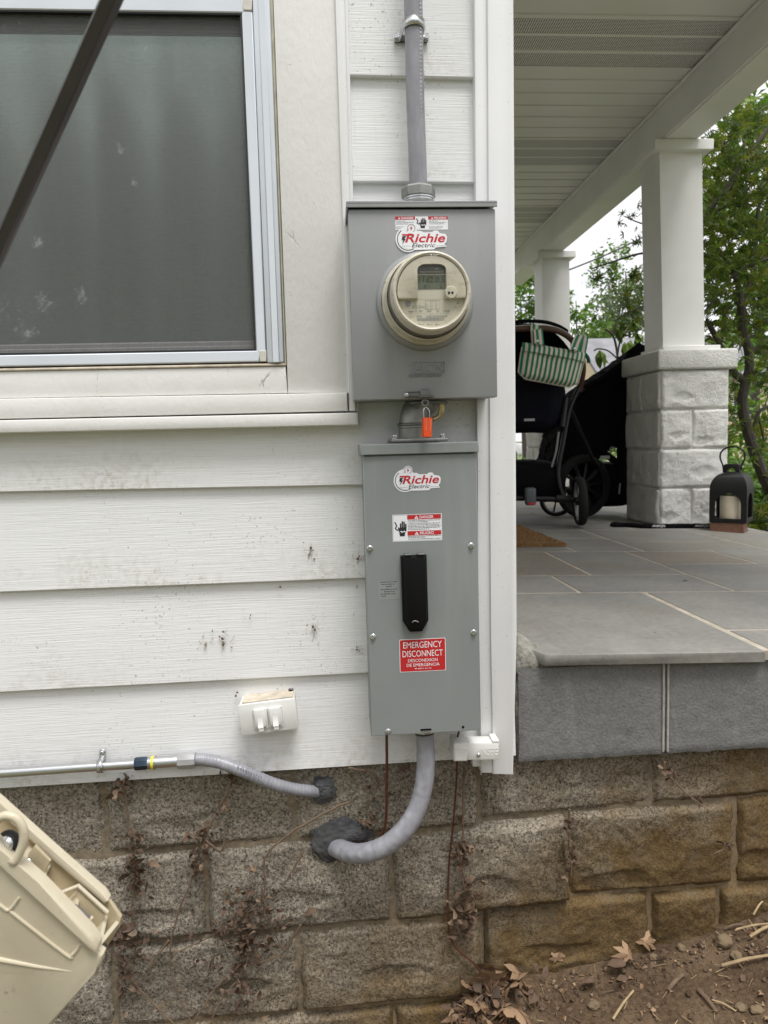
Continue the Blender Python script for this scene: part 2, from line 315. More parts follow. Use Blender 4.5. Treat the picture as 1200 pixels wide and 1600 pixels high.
WAX = mat('ivory_wax', (.78, .70, .54), .5, var=.04)
BRICK = mat('red_brick', (.20, .10, .065), .85, var=.25, vscale=50, bump=.5, bscale=150)
SOIL = mat('soil', rough=1, spec=.1, fn=f_soil)
LAWN = mat('lawn_green', (.14, .15, .085), .9, var=.4, vscale=3)
BARK = mat('maple_bark', (.055, .045, .036), .85, var=.35, vscale=20, bump=.5, bscale=80, bdist=.004)
TWIG = mat('dry_twig', (.14, .095, .06), .9, var=.3, vscale=60)
DRYLEAF = mat('dry_leaf', rough=.8, fn=f_leafmix((.045, .029, .02), (.10, .06, .04), (.23, .16, .11), .08))
TANLEAF = mat('tan_leaf', rough=.75, fn=f_leafmix((.15, .085, .05), (.23, .14, .085), (.32, .21, .13), .12))
STRAW = mat('straw', (.33, .24, .135), .8, var=.25, vscale=40)
PEBBLE = mat('soil_clod', rough=.95, spec=.15, fn=f_leafmix((.05, .034, .022), (.10, .07, .046), (.18, .135, .092), 0.0))
MAPLE = mat('maple_leaf', rough=.5, fn=f_leafmix((.028, .052, .010), (.066, .102, .017), (.17, .165, .025), .55))
BRIGHTLEAF = mat('bright_leaf', rough=.5, fn=f_leafmix((.05, .11, .02), (.10, .19, .035), (.2, .28, .06), .45))
FARLEAF = mat('far_leaf', rough=.6, fn=f_leafmix((.06, .09, .05), (.10, .14, .07), (.16, .20, .11), .45))
RHODO = mat('glossy_leaf', rough=.4, fn=f_leafmix((.05, .10, .02), (.10, .17, .03), (.24, .28, .05), .35))
ROOFM = mat('grey_shingle', (.22, .22, .235), .9, var=.2, vscale=2)
CREAMW = mat('cream_siding', (.68, .56, .38), .7)
CARW = mat('white_car_paint', (.75, .76, .78), .25, coat=.5)
DARKGLASS = mat('dark_glass', (.02, .025, .03), .1)
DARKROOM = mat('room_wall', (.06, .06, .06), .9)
CURT = mat('grey_curtain', (.52, .60, .56), .9, var=.05, vscale=3)
GLASS = mat('window_glass', fn=f_glass)
SCREEN = mat('insect_mesh', rough=.9, spec=.1, fn=f_screen)
COBWEB = mat('ivy_rootlet', (.17, .125, .08), .95)
WIRE = mat('wire_black', (.05, .05, .05), .7)

# ------------------------------------------------------------------ mesh building
class MB:
    def __init__(s): s.v = []; s.f = []; s.m = []; s.mats = []; s.uv = {}
    def mi(s, m):
        if m not in s.mats: s.mats.append(m)
        return s.mats.index(m)
    def add(s, vs, fs, m, X=None):
        o = len(s.v); k = s.mi(m)
        s.v += [tuple(X @ Vector(p)) if X is not None else tuple(p) for p in vs]
        for f in fs: s.f.append(tuple(i+o for i in f)); s.m.append(k)
        return o
    def bm(s, bm, m, X=None):
        bm.verts.index_update(); s.add([v.co[:] for v in bm.verts], [[v.index for v in f.verts] for f in bm.faces], m, X); bm.free()
    def box(s, x0, x1, y0, y1, z0, z1, m, bev=0, X=None, seg=1):
        b = bmesh.new(); bmesh.ops.create_cube(b, size=1)
        for v in b.verts: v.co = Vector(((x0+x1)/2+v.co.x*(x1-x0), (y0+y1)/2+v.co.y*(y1-y0), (z0+z1)/2+v.co.z*(z1-z0)))
        if bev: bmesh.ops.bevel(b, geom=b.edges[:], offset=bev, segments=seg, affect='EDGES', profile=.5)
        s.bm(b, m, X)
    def prism(s, pts, y0, y1, m, bev=0, X=None):
        """polygon in the xz plane (list of (x,z)), from front y0 to back y1"""
        b = bmesh.new(); a = sum(pts[i][0]*pts[(i+1) % len(pts)][1]-pts[(i+1) % len(pts)][0]*pts[i][1] for i in range(len(pts)))
        if a < 0: pts = pts[::-1]
        F = [b.verts.new((x, y0, z)) for x, z in pts]; K = [b.verts.new((x, y1, z)) for x, z in pts]; n = len(pts)
        ff = b.faces.new(F); b.faces.new(K[::-1])
        for i in range(n): b.faces.new((F[(i+1) % n], F[i], K[i], K[(i+1) % n]))
        if bev: bmesh.ops.bevel(b, geom=list(ff.edges), offset=bev, segments=2, affect='EDGES', profile=.5)
        s.bm(b, m, X)
    def tube(s, pts, r, m, n=10, cap=True, X=None, flat=1.0):
        pts = [Vector(p) for p in pts]; N = len(pts); rs = r if isinstance(r, (list, tuple)) else [r]*N
        t0 = (pts[1]-pts[0]).normalized(); a = t0.orthogonal().normalized(); vs = []; fs = []
        for i, p in enumerate(pts):
            t = (pts[min(i+1, N-1)]-pts[max(i-1, 0)]).normalized(); a = (a-t*a.dot(t)).normalized(); b = t.cross(a)
            for j in range(n):
                q = 2*math.pi*j/n; vs.append(p+(a*math.cos(q)+b*math.sin(q)*flat)*rs[i])
        for i in range(N-1):
            for j in range(n): fs.append((i*n+j, i*n+(j+1) % n, (i+1)*n+(j+1) % n, (i+1)*n+j))
        if cap: fs += [tuple(range(n))[::-1], tuple(range((N-1)*n, N*n))]
        s.add(vs, fs, m, X)
    def lathe(s, prof, c, ax, m, n=32, cap=True):
        """prof: (radius, distance along ax)"""
        c = Vector(c); ax = Vector(ax).normalized(); a = ax.orthogonal().normalized(); b = ax.cross(a); vs = []; fs = []
        for r, h in prof:
            for j in range(n):
                q = 2*math.pi*j/n; vs.append(c+ax*h+(a*math.cos(q)+b*math.sin(q))*r)
        for i in range(len(prof)-1):
            for j in range(n): fs.append((i*n+j, i*n+(j+1) % n, (i+1)*n+(j+1) % n, (i+1)*n+j))
        if cap: fs += [tuple(range(n))[::-1], tuple(range((len(prof)-1)*n, len(prof)*n))]
        s.add(vs, fs, m)
    def text(s, body, x0, x1, z0, z1, y, m, bold=0.0, shear=0.0, X=None, flip=False):
        """lettering fitted into a rectangle of the xz plane, read from -y"""
        cu = bpy.data.curves.new('t', 'FONT'); cu.body = body; cu.size = 1; cu.shear = shear; cu.offset = bold; cu.resolution_u = 3
        o = bpy.data.objects.new('t', cu); COL.objects.link(o); me = bpy.data.meshes.new_from_object(o)
        vv = [v.co.copy() for v in me.vertices]; ff = [tuple(p.vertices) for p in me.polygons]
        bpy.data.objects.remove(o); bpy.data.curves.remove(cu); bpy.data.meshes.remove(me)
        if not vv: return
        ax, bx = min(v.x for v in vv), max(v.x for v in vv); ay, by = min(v.y for v in vv), max(v.y for v in vv)
        out = []
        for v in vv:
            u, t = (v.x-ax)/(bx-ax or 1), (v.y-ay)/(by-ay or 1)
            if flip: u, t = 1-u, 1-t
            out.append((x0+(x1-x0)*u, y, z0+(z1-z0)*t))
        s.add(out, ff, m, X)
    def poly(s, pts, y, m, X=None):
        a = sum(pts[i][0]*pts[(i+1) % len(pts)][1]-pts[(i+1) % len(pts)][0]*pts[i][1] for i in range(len(pts)))
        if a < 0: pts = pts[::-1]
        s.add([(x, y, z) for x, z in pts], [tuple(range(len(pts)))], m, X)
    def rect(s, x0, x1, z0, z1, y, m, X=None): s.poly([(x0, z0), (x1, z0), (x1, z1), (x0, z1)], y, m, X)
    def build(s, name, parent=None, label=None, kind=None, smooth=True, ang=38, loc=None):
        me = bpy.data.meshes.new(name); o0 = Vector(loc) if loc is not None else (parent_loc(parent) if parent else Vector((0, 0, 0)))
        me.from_pydata([(a-o0.x, b-o0.y, c-o0.z) for a, b, c in s.v], [], s.f)
        for m in s.mats: me.materials.append(m)
        me.polygons.foreach_set('material_index', s.m)
        if smooth and s.f:
            me.polygons.foreach_set('use_smooth', [True]*len(s.f)); me.set_sharp_from_angle(angle=R(ang))
        me.update(); o = bpy.data.objects.new(name, me); COL.objects.link(o)
        if parent: o.parent = parent
        elif loc is not None: o.location = o0
        if parent and loc is not None: o.location = o0-parent_loc(parent)
        if label: o['label'] = label
        if kind: o['kind'] = kind
        return o
def parent_loc(o):
    v = Vector((0, 0, 0))
    while o: v += o.location; o = o.parent
    return v
def tag(o, label, cat, group=None, kind=None):
    o['label'] = label; o['category'] = cat
    if group: o['group'] = group
    if kind: o['kind'] = kind
    return o
def thing(name, label, cat, loc, group=None):
    o = bpy.data.objects.new(name, None); COL.objects.link(o); o.location = loc; o.empty_display_size = .05
    return tag(o, label, cat, group)
def rnd(a, b): return random.uniform(a, b)
def spline(pts, n=8):
    pts = [Vector(p) for p in pts]; out = []
    for i in range(len(pts)-1):
        p0, p1, p2, p3 = pts[max(i-1, 0)], pts[i], pts[i+1], pts[min(i+2, len(pts)-1)]
        for k in range(n):
            t = k/n; out.append(.5*((2*p1)+(p2-p0)*t+(2*p0-5*p1+4*p2-p3)*t*t+(3*p1-p0-3*p2+p3)*t**3))
    return out+[pts[-1]]
def sstep(a, b, x):
    t = max(0, min(1, (x-a)/(b-a))); return t*t*(3-2*t)

def rock_face(mb, x0, x1, z0, z1, yf, yb, m, seed, amp=.016, nx=46, nz=26, X=None, rim=.022):
    """split face looking to -y: a few chipped facets under fine roughness; the joint edges stay straight"""
    rg = random.Random(seed*17+3); vs = []; fs = []; o = Vector((seed*3.7, seed*1.3, seed*7.1)); W_, H_ = x1-x0, z1-z0
    pl = [(rg.uniform(.15, .85), rg.uniform(.2, .9), rg.gauss(0, .9), rg.gauss(-.25, .9), rg.uniform(.55, 1.0)) for _ in range(5)]+[(.5, .5, 0, 0, .85), (rg.uniform(.2, .8), 0, rg.gauss(0, .4), rg.uniform(1.6, 3.2), rg.uniform(.25, .5)), (rg.uniform(.2, .8), .0, rg.gauss(0, .9), rg.uniform(1.2, 2.2), rg.uniform(.35, .65))]
    sc_ = (rg.uniform(.25, .75), rg.uniform(.15, .4), rg.uniform(.2, .4), rg.uniform(.1, .2))
    for j in range(nz+1):
        for i in range(nx+1):
            u, t = i/nx, j/nz; x, z = x0+W_*u, z0+H_*t
            e = min(x-x0, x1-x, z-z0, z1-z); k = sstep(0, rim, e)
            q = Vector((x, 0, z))+o; wu = u+.05*noise.noise(q*12); wt = t+.08*noise.noise(q*12+Vector((7, 1, 3)))
            h = min(c+a*(wu-pu)*.9+b_*(wt-pt_)*.7 for pu, pt_, a, b_, c in pl)
            h += .22*noise.fractal(q*7, 1.0, 2.0, 4)+.9*noise.voronoi(q*6.5+Vector((noise.noise(q*11), 0, noise.noise(q*11+Vector((4, 4, 4)))))*.4)[0][0]-.3+.35*noise.voronoi(q*17)[0][0]
            r_ = math.hypot((wu-sc_[0])/sc_[2], (wt-sc_[1])/sc_[3])          # one shell-shaped chip
            if r_ < 1: h -= .55*(1-r_**2)**.5*sstep(0, .35, 1-r_)
            d = amp*(max(-.45, h)+.45)*k+.0022*noise.fractal(q*55, 1, 2, 3)
            ex = (noise.noise(q*25)*.003+noise.noise(q*9)*.003)*(1-k)
            vs.append((x+ex, yf-d, z+ex))
    W = nx+1
    for j in range(nz):
        for i in range(nx): a = j*W+i; fs.append((a, a+1, a+W+1, a+W))
    n0 = len(vs); ring = [i for i in range(W)]+[(j*W+nx) for j in range(1, nz+1)]+[nz*W+i for i in range(nx-1, -1, -1)]+[j*W for j in range(nz-1, 0, -1)]
    for i in ring: vs.append((vs[i][0], yb, vs[i][2]))
    L = len(ring)
    for i in range(L): fs.append((ring[(i+1) % L], ring[i], n0+i, n0+(i+1) % L))
    mb.add(vs, fs, m, X)

def leaf_shape(kind, s, curl=0.0, rng=random, lobe=7.5):
    """palmate ('maple') or oval leaf lying in xy, stem at the origin, tip to +y"""
    pts = []
    if kind == 'scrap':
        n = rng.randint(6, 9); pts = [(rng.uniform(.25, 1)*.6*math.sin(6.283*i/n), .45+rng.uniform(.3, 1)*.5*math.cos(6.283*i/n)) for i in range(n)]
    elif kind == 'maple':
        for a, L in ((-118, .55), (-78, .85), (-40, 1.0), (0, 1.08), (40, 1.0), (78, .85), (118, .55)):
            q = R(a); w_ = R(lobe)
            pts += [(math.sin(q-w_*2.4)*L*.24, math.cos(q-w_*2.4)*L*.24), (math.sin(q-w_)*L*.62, math.cos(q-w_)*L*.62), (math.sin(q)*L, math.cos(q)*L), (math.sin(q+w_)*L*.62, math.cos(q+w_)*L*.62)]
    else:
        pts = [(0, 0), (.16, .25), (.22, .55), (.14, .82), (0, 1.05), (-.14, .82), (-.22, .55), (-.16, .25)]
    c = (0, .05 if kind == 'maple' else .5)
    vs = [(c[0]*s, c[1]*s, .0)]
    for x, y in pts:
        rr = math.hypot(x, y); vs.append((x*s, y*s*(1-.25*curl*rr), (-curl*rr*rr*.8+rng.uniform(-.08, .08)*curl)*s))
    n = len(pts); return vs, [(0, i+1, (i+1) % n+1) for i in range(n)]
def rand_rot(tilt=1.0):
    return Euler((rnd(-tilt, tilt), rnd(-tilt, tilt), rnd(0, 6.283))).to_matrix().to_4x4()

random.seed(7)
# ------------------------------------------------------------------ house wall
house = thing('house_wall', 'white lap-sided house wall with a curtained window and corner board', 'wall', (0, 0, .65))
XL, XC = -2.3, .385
# lap boards: bottom edge measured at both ends, each board thickest at its bottom edge
left = [(P(0, 768.6, -.014), P(563, 757.5, -.014)), (P(0, 925, -.014), P(569, 903, -.014)), (P(0, 1081, -.014), P(575, 1051, -.014)), (P(0, 1231.6, -.014), P(656, 1190, -.014))]
def edge(pr, x): a, b = pr; return a.z+(b.z-a.z)*(x-a.x)/(b.x-a.x)
rows = [lambda x, p=p: edge(p, x) for p in left[::-1]]           # lowest first
pitch = .2035
for k in range(1, 8): rows.append(lambda x, k=k: edge(left[0], x)+k*pitch)
tops = [P(546, 142, -.014).z, P(551, 296, -.014).z]
def board(x0, x1, lo, hi, name='siding_board'):
    b = MB(); n = max(2, int((x1-x0)/.12)); vs = []; fs = []
    for i in range(n+1):
        x = x0+(x1-x0)*i/n; a, c = lo(x), hi(x)+.02; wv = .0012*noise.noise(Vector((x*3, a*9, 0)))
        vs += [(x, -.0145+wv, a), (x, -.0045+wv, a+.004 if False else a), (x, .0, c), (x, -.0035+wv*.5, c), (x, -.0165+wv, a+.004), (x, -.0165+wv, a+.0015)]
    for i in range(n):
        A, B = i*6, (i+1)*6
        for p, q in ((3, 4), (4, 5), (5, 0), (0, 1)): fs.append((A+q, B+q, B+p, A+p))
    b.add(vs, fs, WHITE); return b.build(name, house, ang=25)
WX0, WX1, WZ0, WZ1 = -1.9, P(545, 640, -.03).x-.005, P(300, 668, -.03).z+.004, 3.0        # window with its casing
for k, lo in enumerate(rows):
    hi = rows[k+1] if k+1 < len(rows) else (lambda x, lo=lo: lo(x)+pitch)
    zt = hi(-.3)
    if zt < WZ0-.02: board(XL, XC, lo, hi)
    elif lo(-.3) < WZ0: board(XL, XC, lo, lambda x, hi=hi: min(hi(x), 1.46) if False else hi(x))
    else:
        board(WX1-.01, XC, lo, hi); board(XL, WX0, lo, hi)
# window casing: old painted boards
b = MB(); q = [P(427, 0, -.034), P(524, 0, -.034), P(545, 614, -.034), P(450, 614, -.034)]
top = 2.6
ex = lambda a, c: a.x+(a.x-c.x)*(top-a.z)/(a.z-c.z)
b.prism([(q[3].x, q[3].z), (q[2].x, q[2].z), (ex(q[1], q[2]), top), (ex(q[0], q[3]), top)], -.034, .01, PAINT, .002)
b.build('casing_board', house)
zc = P(427, 0, -.034)
b = MB(); zA, zB = P(200, 577, -.034).z, P(200, 615, -.034).z
b.prism([(-1.9, zB), (q[3].x-.001, q[3].z), (q[3].x-.003, zA), (-1.9, zA+.002)], -.033, .01, PAINT, .003); b.build('apron_board', house)
b = MB(); zC = P(200, 649, -.045).z; xr = P(543.5, 640, -.045).x
b.prism([(-1.9, zC), (xr, P(543, 642, -.045).z), (xr, P(543, 613.5, -.045).z), (-1.9, P(200, 614, -.045).z)], -.045, .01, PAINT, .004); b.build('sill_board', house)
b = MB(); zD = P(200, 669, -.052).z; xr2 = P(560, 655, -.052).x
b.prism([(-1.9, zD), (xr2, P(560, 664, -.052).z), (xr2, P(560, 644.6, -.052).z), (-1.9, zC-.0004)], -.052, -.002, PAINT, .005); b.build('sill_lip', house)
b = MB()                                    # channel that the siding ends in
a, c, d, e = P(523.5, 0, -.042), P(541, 0, -.042), P(556, 642, -.042), P(545.5, 642, -.042)
z1 = 2.6; sl_ = (a.x-e.x)/(a.z-e.z)
b.prism([(e.x, e.z), (d.x, d.z), (c.x+sl_*(z1-c.z), z1), (a.x+sl_*(z1-a.z), z1)], -.042, .0, VINYL, .004)
b.prism([(d.x, d.z), (d.x+.007, d.z), (c.x+.007+sl_*(z1-c.z), z1), (c.x+sl_*(z1-c.z), z1)], -.026, .0, VINYL, .002)
b.build('trim_channel', house)
# corner board with its raised face and nailing lip
cb = MB()
A = [P(741, 0, -.03), P(762, 0, -.036), P(802.5, 0, -.036)]; Bm = [P(748, 1000, -.03), P(768, 1000, -.036), P(807, 990, -.036)]; Cc = [P(752, 1208, -.03), P(771, 1210, -.036), P(802, 1211, -.036)]
up = lambda a, m_: (a.x+(a.x-m_.x)*(2.75-a.z)/(a.z-m_.z), 2.75)
T = [up(A[i], Bm[i]) for i in range(3)]
cb.prism([(Cc[0].x, Cc[0].z), (Cc[1].x, Cc[1].z), (Bm[1].x, Bm[1].z), T[1], T[0], (Bm[0].x, Bm[0].z)], -.031, .0, VINYL, .003)
cb.prism([(Cc[1].x-.001, Cc[1].z), (Cc[2].x, Cc[2].z), (Bm[2].x, Bm[2].z), T[2], (T[1][0]-.001, 2.75), (Bm[1].x-.001, Bm[1].z)], -.037, .03, VINYL, .004)
cb.build('corner_board', house, ang=30)
b = MB(); p0, p1 = P(738, 1176, -.02), P(754, 1198, -.02); b.box(p0.x, p1.x, -.02, .0, p1.z, p0.z, VINYL, .002); b.build('starter_strip', house)
# side wall along the porch, wall above, room behind the window
b = MB(); b.box(.30, .366, .03, 6.2, .6, 3.4, PAINTW); b.build('side_wall', house)
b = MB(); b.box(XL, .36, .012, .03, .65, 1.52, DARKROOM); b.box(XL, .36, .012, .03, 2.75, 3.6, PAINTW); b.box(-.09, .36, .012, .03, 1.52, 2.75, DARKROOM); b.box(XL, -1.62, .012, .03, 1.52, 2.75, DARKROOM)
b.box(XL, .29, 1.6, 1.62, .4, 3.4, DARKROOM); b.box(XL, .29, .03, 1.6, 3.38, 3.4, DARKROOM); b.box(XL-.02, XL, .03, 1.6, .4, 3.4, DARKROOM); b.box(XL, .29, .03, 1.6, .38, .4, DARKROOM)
b.build('inner_wall', house)
# window: outer frame (part) and its pieces (sub-parts)
wf = MB(); Yf = -.03
fo = [P(422, 0, Yf), P(443.5, 571, Yf)]; fi = [P(394.5, 18, Yf), P(417, 569, Yf)]
sx = (fo[0].x+fo[1].x)/2; ix = (fi[0].x+fi[1].x)/2; zb = P(200, 571.5, Yf).z
wf.box(ix+.001, sx, -.036, .02, zb, 2.6, ALU, .004, seg=2); wf.box(ix+.012, sx-.008, -.0395, -.035, zb, 2.6, ALU, .0015)
wf.box(sx, sx+.006, -.031, .0, zb-.006, 2.6, CAULK, .002)
win = wf.build('window', house)
b = MB(); b.box(-1.6, sx+.004, -.036, .01, P(200, 577, -.03).z, zb-.001, DIRTY, .004); b.build('window_ledge', win)
sf = MB(); gx, gzt, gzb = P(379.5, 300, Yf).x, P(200, 18.5, Yf).z, P(200, 551, Yf).z
gx = (P(378.4, 23.4, Yf).x+P(400.5, 548.5, Yf).x)/2
sf.box(gx, ix, -.0335, .0, zb+.003+.018, gzt+.003, ALU, .002); sf.box(-1.6, gx+.006, -.0335, .0, zb+.003, gzb-.001, ALU, .002); sf.box(-1.6, gx+.006, -.0335, .0, gzt, gzt+.024, ALU, .002)
sf.build('screen_frame', win)
b = MB(); b.box(gx+.006, ix, -.0345, .0, zb+.003, gzb-.001, CREAMY, .001); b.build('frame_corner', win)
b = MB(); b.box(gx+.002, ix, -.0345, .0, gzt+.004, gzt+.024, CREAMY, .001); b.build('frame_corner', win)
b = MB(); b.box(-1.6, ix, -.034, .0, gzt+.026, gzt+.06, ALU, .003); b.build('head_rail', win)
b = MB(); b.box(gx-.004, gx, -.031, -.012, gzb, gzt, GASKET); b.box(-1.6, gx-.004, -.031, -.012, gzb, gzb+.003, GASKET); b.box(-1.6, gx-.004, -.031, -.012, gzt-.003, gzt, GASKET); b.build('spline', win)
b = MB(); b.add([(-1.6, -.022, gzb), (gx, -.022, gzb), (gx, -.022, gzt), (-1.6, -.022, gzt)], [(0, 1, 2, 3)], SCREEN); b.build('insect_screen', win, smooth=False)
zr = P(200, 44, .01).z
b = MB(); b.box(-1.6, gx+.02, .0, .04, zr, gzt+.05, DARKRAIL, .003); b.box(-1.6, gx+.02, -.008, .0, zr+.012, gzt-.012, DARKRAIL, .003); b.build('sash_rail', win)
b = MB(); b.box(-1.6, gx+.02, .0, .04, gzb-.03, P(200, 535, 0).z, mat('pale_sash', (.42, .40, .41), .5, var=.1), .003); b.box(-1.6, gx+.02, -.004, .0, gzb-.03, P(200, 543, 0).z, mat('pale_sash'), .002); b.build('sash_rail', win)
b = MB(); b.box(-1.6, gx+.02, .022, .026, gzb, gzt, GLASS); b.build('glass_pane', win, smooth=False)
# curtain behind the glass
b = MB(); vs = []; fs = []; nx, nz = 170, 24
for j in range(nz+1):
    for i in range(nx+1):
        x = -1.6+1.56*i/nx; z = 1.35+1.4*j/nz; sway = .05*(z-1.5)*noise.noise(Vector((x*3, 0, 4)))
        q_ = x+sway+.02*math.sin(z*2.1)
        y = .12+.020*math.sin(q_*46+1.6*noise.noise(Vector((q_*6, 0, z*.5))))+.018*noise.noise(Vector((q_*14, 3, z*.8)))
        vs.append((x, y, z))
for j in range(nz):
    for i in range(nx): a = j*(nx+1)+i; fs.append((a, a+1, a+nx+2, a+nx+1))
b.add(vs, fs, CURT); tag(b.build('curtain', loc=(-.8, .12, 1.35), ang=80), 'grey-green curtain hanging in soft folds behind the window screen', 'curtain')

# ------------------------------------------------------------------ foundation of rough split blocks
found = thing('foundation_wall', 'rough split-face block foundation under the white siding, stained with clay', 'wall', (0, .02, 0))
YB = .012
def zl(pts, x):
    for (xa, za), (xb, zb_) in zip(pts, pts[1:]):
        if x <= xb or (xb, zb_) == pts[-1]: return za+(zb_-za)*(x-xa)/(xb-xa)
J1 = [(-.9, .478), (.2, .488), (.7, .503), (1.0, .508)]; J2 = [(-.9, .272), (.2, .28), (.53, .296), (1., .296)]; J3 = [(-.9, .070), (.26, .086), (1., .10)]; J4 = [(-.9, -.135), (1, -.105)]
J0 = [(-.9, .685), (.36, .69), (1., .71)]
cuts = {0: [-.918, -.508, -.103, .307, .709, 1.12, 1.5], 1: [-1.12, -.712, -.302, .107, .514, .915, 1.32], 2: [-.918, -.512, -.107, .311, .711, .878, 1.28], 3: [-.712, -.302, .107, .514, .92]}
joints = [J0, J1, J2, J3, J4]; sd_ = 3
for row, cs in cuts.items():
    for xa, xb in zip(cs, cs[1:]):
        sd_ += 1; xm = (xa+xb)/2; g = .0045
        zt, zb_ = zl(joints[row], xm)-g, zl(joints[row+1], xm)+g
        b = MB(); amp = .0085 if row == 0 else .0135
        tl = (zl(joints[row+1], xb)-zl(joints[row+1], xa))/(xb-xa)
        X = Matrix.Translation((xm, 0, (zt+zb_)/2)) @ Matrix.Rotation(-math.atan(tl), 4, 'Y') @ Matrix.Translation((-xm, 0, -(zt+zb_)/2))
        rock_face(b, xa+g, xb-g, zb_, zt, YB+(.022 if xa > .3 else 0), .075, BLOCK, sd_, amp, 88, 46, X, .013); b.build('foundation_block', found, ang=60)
b = MB(); vs = []; fs = []; nx, nz = 200, 80
for j in range(nz+1):
    for i in range(nx+1):
        x, z = -1.0+2.4*i/nx, -.15+.9*j/nz; vs.append((x, YB-.0002+.022*sstep(.302, .312, x)-.0045*noise.fractal(Vector((x*22, 0, z*22)), 1, 2, 4), z))
for j in range(nz):
    for i in range(nx): a = j*(nx+1)+i; fs.append((a, a+1, a+nx+2, a+nx+1))
b.add(vs, fs, MORTAR); b.build('mortar', found, ang=70)
b = MB(); b.box(-2.3, 2.3, .078, .2, -.4, .63, MORTAR); b.build('backing_wall', found)

# ------------------------------------------------------------------ porch deck of bluestone on grey blocks
DZ = lambda x: .887-.0323*(x-.45)
DX1 = 2.33
deck = thing('porch_deck', 'bluestone-paved porch deck with grey painted block edge beside the corner board', 'porch', (.9, 1, .8))
X_ = Matrix.Translation((.45, 0, .887)) @ Matrix.Rotation(math.atan(.0323), 4, 'Y') @ Matrix.Translation((-.45, 0, -.887))
FY = -.03
RECT = [(.448, .950, FY, .63), (.958, 1.60, FY+.004, .16), (.958, 1.60, .16, .63), (1.60, DX1, FY, .63), (.385, .755, .63, .93), (.755, 1.25, .63, .93), (1.25, 1.88, .63, 1.16), (1.88, DX1, .63, 1.16),
        (.385, .90, .93, 1.50), (.90, 1.25, .93, 1.50), (1.25, 1.64, 1.16, 1.50), (1.64, DX1, 1.16, 1.50), (.385, 1.04, 1.50, 1.95), (1.04, 1.34, 1.50, 1.95), (1.34, 1.91, 1.50, 1.82), (1.91, DX1, 1.50, 2.3), (1.34, 1.91, 1.82, 2.3),
        (.385, .8, 1.95, 2.6), (.8, 1.34, 1.95, 2.3), (.8, 1.34, 2.3, 2.6)]
y = 2.3
for x0, x1, ya in ((1.34, DX1, 2.3), (.385, 1.34, 2.6)):
    yy = ya
    while yy < 5.9:
        h = random.choice((.3, .45, .6)); xx = x0
        while xx < x1-.05:
            w_ = random.choice((.3, .45, .6)); xe = xx+w_ if xx+w_ < x1-.25 else x1
            RECT.append((xx, xe, yy, min(yy+h, 6))); xx = xe
        yy += h
for x0, x1, y0, y1 in RECT:
    b = MB(); g = .0062; t = rnd(.0, .0014)
    if y0 == FY and x0 < .5:
        pts = [(.392, .12), (.448, y0), (x1-g, y0), (x1-g, y1-g), (.392, y1-g)]; o_ = bmesh.new(); tp = [o_.verts.new((x, y_, .887+t)) for x, y_ in pts]; lo_ = [o_.verts.new((x, y_, .863)) for x, y_ in pts]; n_ = len(pts)
        o_.faces.new(tp); o_.faces.new(lo_[::-1])
        for i in range(n_): o_.faces.new((lo_[i], lo_[(i+1) % n_], tp[(i+1) % n_], tp[i]))
        bmesh.ops.bevel(o_, geom=o_.edges[:], offset=.0016, segments=1, affect='EDGES', profile=.5); b.bm(o_, STONE, X_)
    else: b.box(x0+g, x1-g, y0+g, y1-g, .887-.024, .887+t, STONE, .0012, X_, 1)
    if y0 < 0:                                               # front stones: chipped edge, cut back at the corner board
        for i, v in enumerate(b.v):
            if v[1] < y0+.03: b.v[i] = (v[0], v[1]+.004*noise.noise(Vector((v[0]*30, 0, v[2]*40))), v[2])
    b.build('paving_stone', deck)
b = MB(); b.box(.47, DX1-.005, FY+.012, .2, .887-.022, .887-.0007, GROUT, 0, X_); b.box(.385, DX1-.005, .2, 6, .887-.022, .887-.0007, GROUT, 0, X_); b.build('grout_bed', deck)
b = MB(); b.box(.40, DX1-.03, -.004, .05, .887-.05, .887-.022, EDGE, .002, X_); b.build('bed_joint', deck)
YK = -.008
zt1, zb1 = P(850, 1041, YK).z, P(810, 1192, YK).z
xk = [P(811, 1100, YK).x, P(1037, 1100, YK).x, P(1044, 1100, YK).x]
def eblock(x0, x1, seed):
    b = MB(); vs = []; fs = []; nx, nz = 50, 24
    for j in range(nz+1):
        for i in range(nx+1):
            x, z = x0+(x1-x0)*i/nx, zb1+(zt1-zb1-.004)*j/nz; e = min(x-x0, x1-x, z-zb1)
            vs.append((x+.002*noise.noise(Vector((z*30, seed, 0))), YK+.004-.004*sstep(0, .012, e)-.0016*noise.fractal(Vector((x*60, seed, z*60)), 1, 2, 3), z+.003*noise.noise(Vector((x*25, seed, j))) if j == 0 else z))
    for j in range(nz):
        for i in range(nx): a = j*(nx+1)+i; fs.append((a, a+1, a+nx+2, a+nx+1))
    W = nx+1; n0 = len(vs); ring = list(range(W))+[j*W+nx for j in range(1, nz+1)]+[nz*W+i for i in range(nx-1, -1, -1)]+[j*W for j in range(nz-1, 0, -1)]
    for i in ring: vs.append((vs[i][0], .10, vs[i][2]))
    L = len(ring)
    for i in range(L): fs.append((ring[(i+1) % L], ring[i], n0+i, n0+(i+1) % L))
    fs.append(tuple(n0+i for i in range(L))[::-1])
    b.add(vs, fs, EDGE, None); b.build('edge_block', deck, ang=60)
eblock(xk[0], xk[1], 1); eblock(xk[2], 1.12, 2); eblock(1.13, 1.53, 3); eblock(1.54, 1.94, 4); eblock(1.95, 2.28, 5)
b = MB(); b.box(xk[1]-.002, xk[2]+.002, YK+.005, .05, zb1+.004, zt1-.006, RAWMORTAR, .002)
